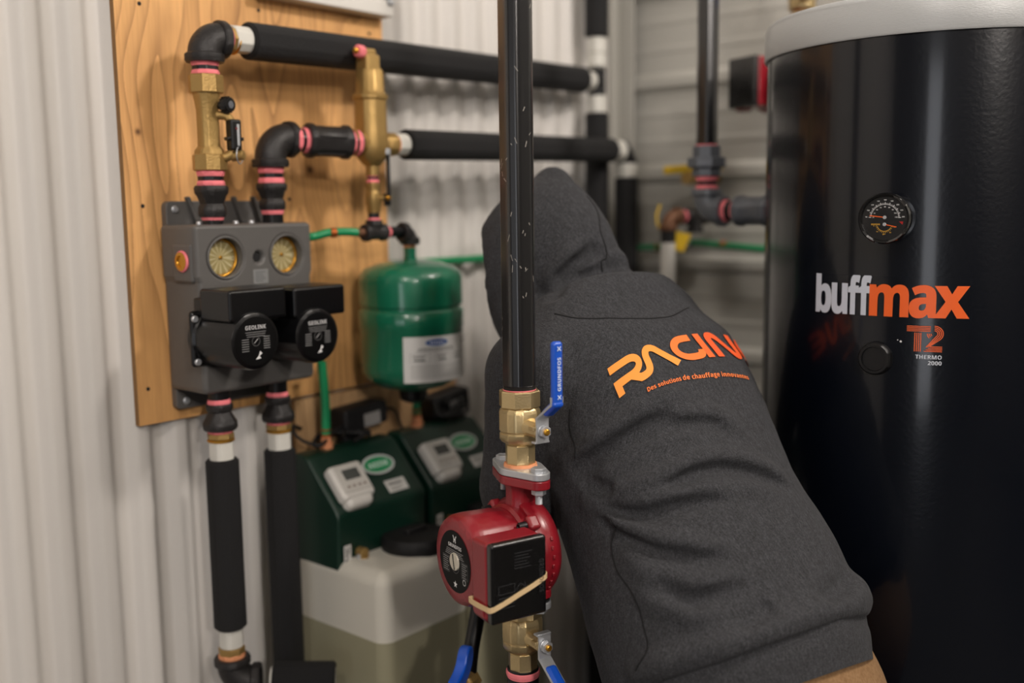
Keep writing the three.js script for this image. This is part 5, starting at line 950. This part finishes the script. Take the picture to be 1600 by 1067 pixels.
  // ribbed hem band and cuffs
  const band = (v0, v1, grow, ribs) => {
    const nu = 260, nv = 8, pos = [], uv = [], idx = [];
    for (let j = 0; j <= nv; j++) for (let i = 0; i <= nu; i++) { const th = i / nu * 2 * PI, t = j / nv, v = v0 + (v1 - v0) * t; let [a, d] = sect(v); const swell = grow + 0.006 * Math.sin(t * PI) + (ribs ? 0.0007 * Math.sin(th * 130) : 0) + 0.004 * (vn(th * 3, t * 1.5, 61) - 0.5); a += swell; d += swell; const c = Math.cos(th), s = Math.sin(th); const S = a * Math.sign(c) * Math.pow(Math.abs(c), 2 / 2.3), Bq = d * Math.sign(s) * Math.pow(Math.abs(s), 2 / 2.3); const p = HEM.clone().addScaledVector(tAx, v).addScaledVector(sAx, S).addScaledVector(bAx, Bq); pos.push(p.x, p.y, p.z); uv.push(th * 0.18, v); if (j && i) { const q = (j - 1) * (nu + 1) + i - 1; idx.push(q, q + 1, q + nu + 2, q, q + nu + 2, q + nu + 1); } }
    const g = new THREE.BufferGeometry(); g.setAttribute('position', new THREE.Float32BufferAttribute(pos, 3)); g.setAttribute('uv', new THREE.Float32BufferAttribute(uv, 2)); g.setIndex(idx); g.computeVertexNormals(); return g;
  };
  const hm = M.hoodie.clone(); hm.side = THREE.DoubleSide;
  part(hoodie, 'hem_band', band(-0.045, 0.026, 0.0, true), hm, 'ribbed waistband');
  for (const [w, e] of [[wrL, elL], [wrR, elR]]) { const d = V(w[0] - e[0], w[1] - e[1], w[2] - e[2]).normalize(); part(hoodie, 'cuff', aim(lathe([[0.03, -0.035], [0.044, -0.03], [0.046, 0.0], [0.042, 0.03], [0.036, 0.034], [0.03, 0.03]]), d, V(w[0], w[1], w[2]).addScaledVector(d, 0.03)), hm); }
  // trousers and boots
  const trD = (x, y, z) => {
    let d = torsoD(x, y, z, -0.14, 0.02) + 0.008;
    d = smin(d, capsule(x, y, z, hipL, hipR, 0.12, 0.13), 0.05);
    d = smin(d, smin(capsule(x, y, z, hipL, knL, 0.11, 0.085), capsule(x, y, z, knL, anL, 0.082, 0.075), 0.03), 0.03);
    d = smin(d, smin(capsule(x, y, z, hipR, knR, 0.11, 0.085), capsule(x, y, z, knR, anR, 0.082, 0.075), 0.03), 0.03);
    d = smax(d, 0.06 - y, 0.01);
    return d - 0.006 * (noise3(x * 9, y * 12, z * 9) - 0.5);
  };
  part(o, 'trousers', boxUV(surfaceNet((x, y, z) => trD(x, y, z), [0.95, 0.03, -1.0], [1.62, 1.06, -0.36], 0.011)), M.trousers, 'tan work trousers');
  const bootD = (x, y, z, a, dir) => { const toe = [a[0] + dir[0] * 0.15, 0.045, a[2] + dir[1] * 0.15]; let d = smin(capsule(x, y, z, [a[0], 0.16, a[2]], [a[0], 0.06, a[2]], 0.055, 0.05), capsule(x, y, z, [a[0] - dir[0] * 0.04, 0.05, a[2] - dir[1] * 0.04], toe, 0.048, 0.046), 0.03); return smax(d, 0.004 - y, 0.004); };
  for (const a of [anL, anR]) part(o, 'boot', boxUV(surfaceNet((x, y, z) => bootD(x, y, z, a, [0.2, -0.95]), [a[0] - 0.14, -0.01, a[2] - 0.26], [a[0] + 0.14, 0.24, a[2] + 0.14], 0.008)), M.blackMatte, 'black work boot');
  const gradAt = (p) => { const e = 0.003, n = V(hoodieD(p.x + e, p.y, p.z, true) - hoodieD(p.x - e, p.y, p.z, true), hoodieD(p.x, p.y + e, p.z, true) - hoodieD(p.x, p.y - e, p.z, true), hoodieD(p.x, p.y, p.z + e, true) - hoodieD(p.x, p.y, p.z - e, true)); return n.normalize(); };
  const snap = (p, off) => { p = p.clone(); for (let i = 0; i < 6; i++) { const d = hoodieD(p.x, p.y, p.z, true) - off; p.addScaledVector(gradAt(p), -d * 0.8); } return p; };
  const thread = std(0x101012, 0.9);
  for (const pts of [
    [[1.112, 1.176, -0.775], [1.103, 1.147, -0.772], [1.093, 1.121, -0.759], [1.079, 1.089, -0.715], [1.07, 1.057, -0.697], [1.064, 1.034, -0.687], [1.06, 1.001, -0.698]],
    [[1.404, 1.615, -1.02], [1.401, 1.597, -0.997], [1.374, 1.56, -0.967], [1.368, 1.529, -0.952], [1.354, 1.499, -0.944]],
    [[1.209, 1.441, -0.938], [1.219, 1.434, -0.903], [1.27, 1.432, -0.848], [1.33, 1.431, -0.818], [1.406, 1.439, -0.823]],
    [[1.16, 1.31, -0.87], [1.135, 1.277, -0.864], [1.132, 1.261, -0.853], [1.128, 1.242, -0.848]]]) {
    const c = new THREE.CatmullRomCurve3(pts.map((p) => V(...p))).getPoints(60).map((p) => snap(p, 0.0002));
    part(hoodie, 'stitched_seam', tube(c, 0.0011, 120, 6), thread);
  }
  const KX = 0.0655, KY = 0.047, G0 = -0.12, G1 = 4.75, Y0 = -1.0, Y1 = 1.12;
  const lut = (t, x) => { let i = 0; while (i < t.length - 2 && x > t[i + 1][0]) i++; const [a, b] = [t[i], t[i + 1]]; return a[1] + (b[1] - a[1]) * (x - a[0]) / (b[0] - a[0]); };
  const thT = [[-0.2, 140], [0.09, 134.6], [0.95, 118.5], [1.75, 101.9], [2.75, 74.8], [3.0, 67.2], [3.6, 50], [4.8, 18]], vT = [[-0.2, 0.380], [0.09, 0.386], [0.9, 0.402], [1.75, 0.413], [2.75, 0.419], [4.8, 0.426]];
  const nx = 170, ny = 56, pos = [], uv = [], nor = [], idx = [];
  for (let j = 0; j <= ny; j++) for (let i = 0; i <= nx; i++) {
    const gx = G0 + (G1 - G0) * i / nx, gy = Y0 + (Y1 - Y0) * j / ny, th = lut(thT, gx) * PI / 180, v = lut(vT, gx) + gy * KY;
    const rad = sAx.clone().multiplyScalar(Math.cos(th)).addScaledVector(bAx, Math.sin(th)), base = HEM.clone().addScaledVector(tAx, v);
    let r = 0.32; for (let q = 0; q < 40; q++) { const d = hoodieD(base.x + rad.x * r, base.y + rad.y * r, base.z + rad.z * r, true) - 0.0009; r -= d * 0.75; if (Math.abs(d) < 0.00005) break; }
    const p = base.addScaledVector(rad, r), n = gradAt(p); pos.push(p.x, p.y, p.z); nor.push(n.x, n.y, n.z); uv.push(i / nx, j / ny);
    if (i && j) { const a = (j - 1) * (nx + 1) + i - 1; idx.push(a, a + nx + 2, a + nx + 1, a, a + 1, a + nx + 2); }
  }
  const pg = new THREE.BufferGeometry(); pg.setAttribute('position', new THREE.Float32BufferAttribute(pos, 3)); pg.setAttribute('normal', new THREE.Float32BufferAttribute(nor, 3)); pg.setAttribute('uv', new THREE.Float32BufferAttribute(uv, 2)); pg.setIndex(idx);
  const CW = 2048, CH = Math.round(CW * (Y1 - Y0) * KY / ((G1 - G0) * KX)), S = CW / ((G1 - G0) * KX);
  const pm = printMat(CW, CH, (x, w, h, a) => {
    const X = (g) => (g - G0) * KX * S, Y = (g) => CH - (g - Y0) * KY * S;
    x.lineWidth = 0.0118 * S; x.lineCap = 'butt'; x.lineJoin = 'miter';
    const P = (col, f) => { x.strokeStyle = a ? '#fff' : col; x.beginPath(); f(); x.stroke(); };
    const m = (g, y) => x.moveTo(X(g), Y(y)), l = (g, y) => x.lineTo(X(g), Y(y)), c = (a1, b1, a2, b2, a3, b3) => x.bezierCurveTo(X(a1), Y(b1), X(a2), Y(b2), X(a3), Y(b3));
    const cols = ['#f59a3c', '#f38f38', '#f27a30', '#ef6a2a', '#ec5c26', '#ea5524'];
    P(cols[0], () => { m(0, 0.9); l(0.5, 0.9); c(0.92, 0.9, 0.92, 0.36, 0.5, 0.36); l(0.1, 0.36); l(0.1, 0); });
    P(cols[0], () => { m(0.46, 0.38); l(0.72, 0.11); c(1.02, 0.05, 1.05, 0.2, 1.05, 0.55); c(1.05, 0.92, 1.22, 0.98, 1.38, 0.78); l(1.84, 0.0); });
    P(cols[2], () => { m(2.52, 0.88); l(2.28, 0.88); c(1.82, 0.88, 1.82, 0.12, 2.28, 0.12); l(2.38, 0.12); c(2.56, 0.12, 2.62, 0.2, 2.62, 0.36); });
    P(cols[3], () => { m(2.78, 0); l(2.78, 1); });
    P(cols[4], () => { m(3.06, 0); l(3.06, 0.7); c(3.06, 0.98, 3.24, 0.98, 3.34, 0.78); l(3.56, 0.26); c(3.66, 0.04, 3.82, 0.04, 3.82, 0.32); l(3.82, 1); });
    P(cols[5], () => { m(4.62, 0.88); l(4.4, 0.88); c(3.98, 0.88, 3.98, 0.12, 4.4, 0.12); l(4.62, 0.12); });
    P(cols[5], () => { m(4.1, 0.5); l(4.56, 0.5); });
    x.fillStyle = a ? '#fff' : '#ee7a36'; x.font = '600 66px sans-serif'; x.textBaseline = 'alphabetic'; x.save(); x.translate(X(0.71), Y(-0.43)); x.rotate(Math.atan2(0.26 * KY, 1.69 * KX)); const mw = x.measureText('Des solutions de chauffage innovantes').width; x.scale(2.85 * KX * S / mw, 1); x.fillText('Des solutions de chauffage innovantes', 0, 0); x.restore();
  }, { rough: 0.7, back: '#ee7a30' });
  part(hoodie, 'back_print', pg, pm, 'orange lettering on the back');

}

renderer.render(scene, camera);
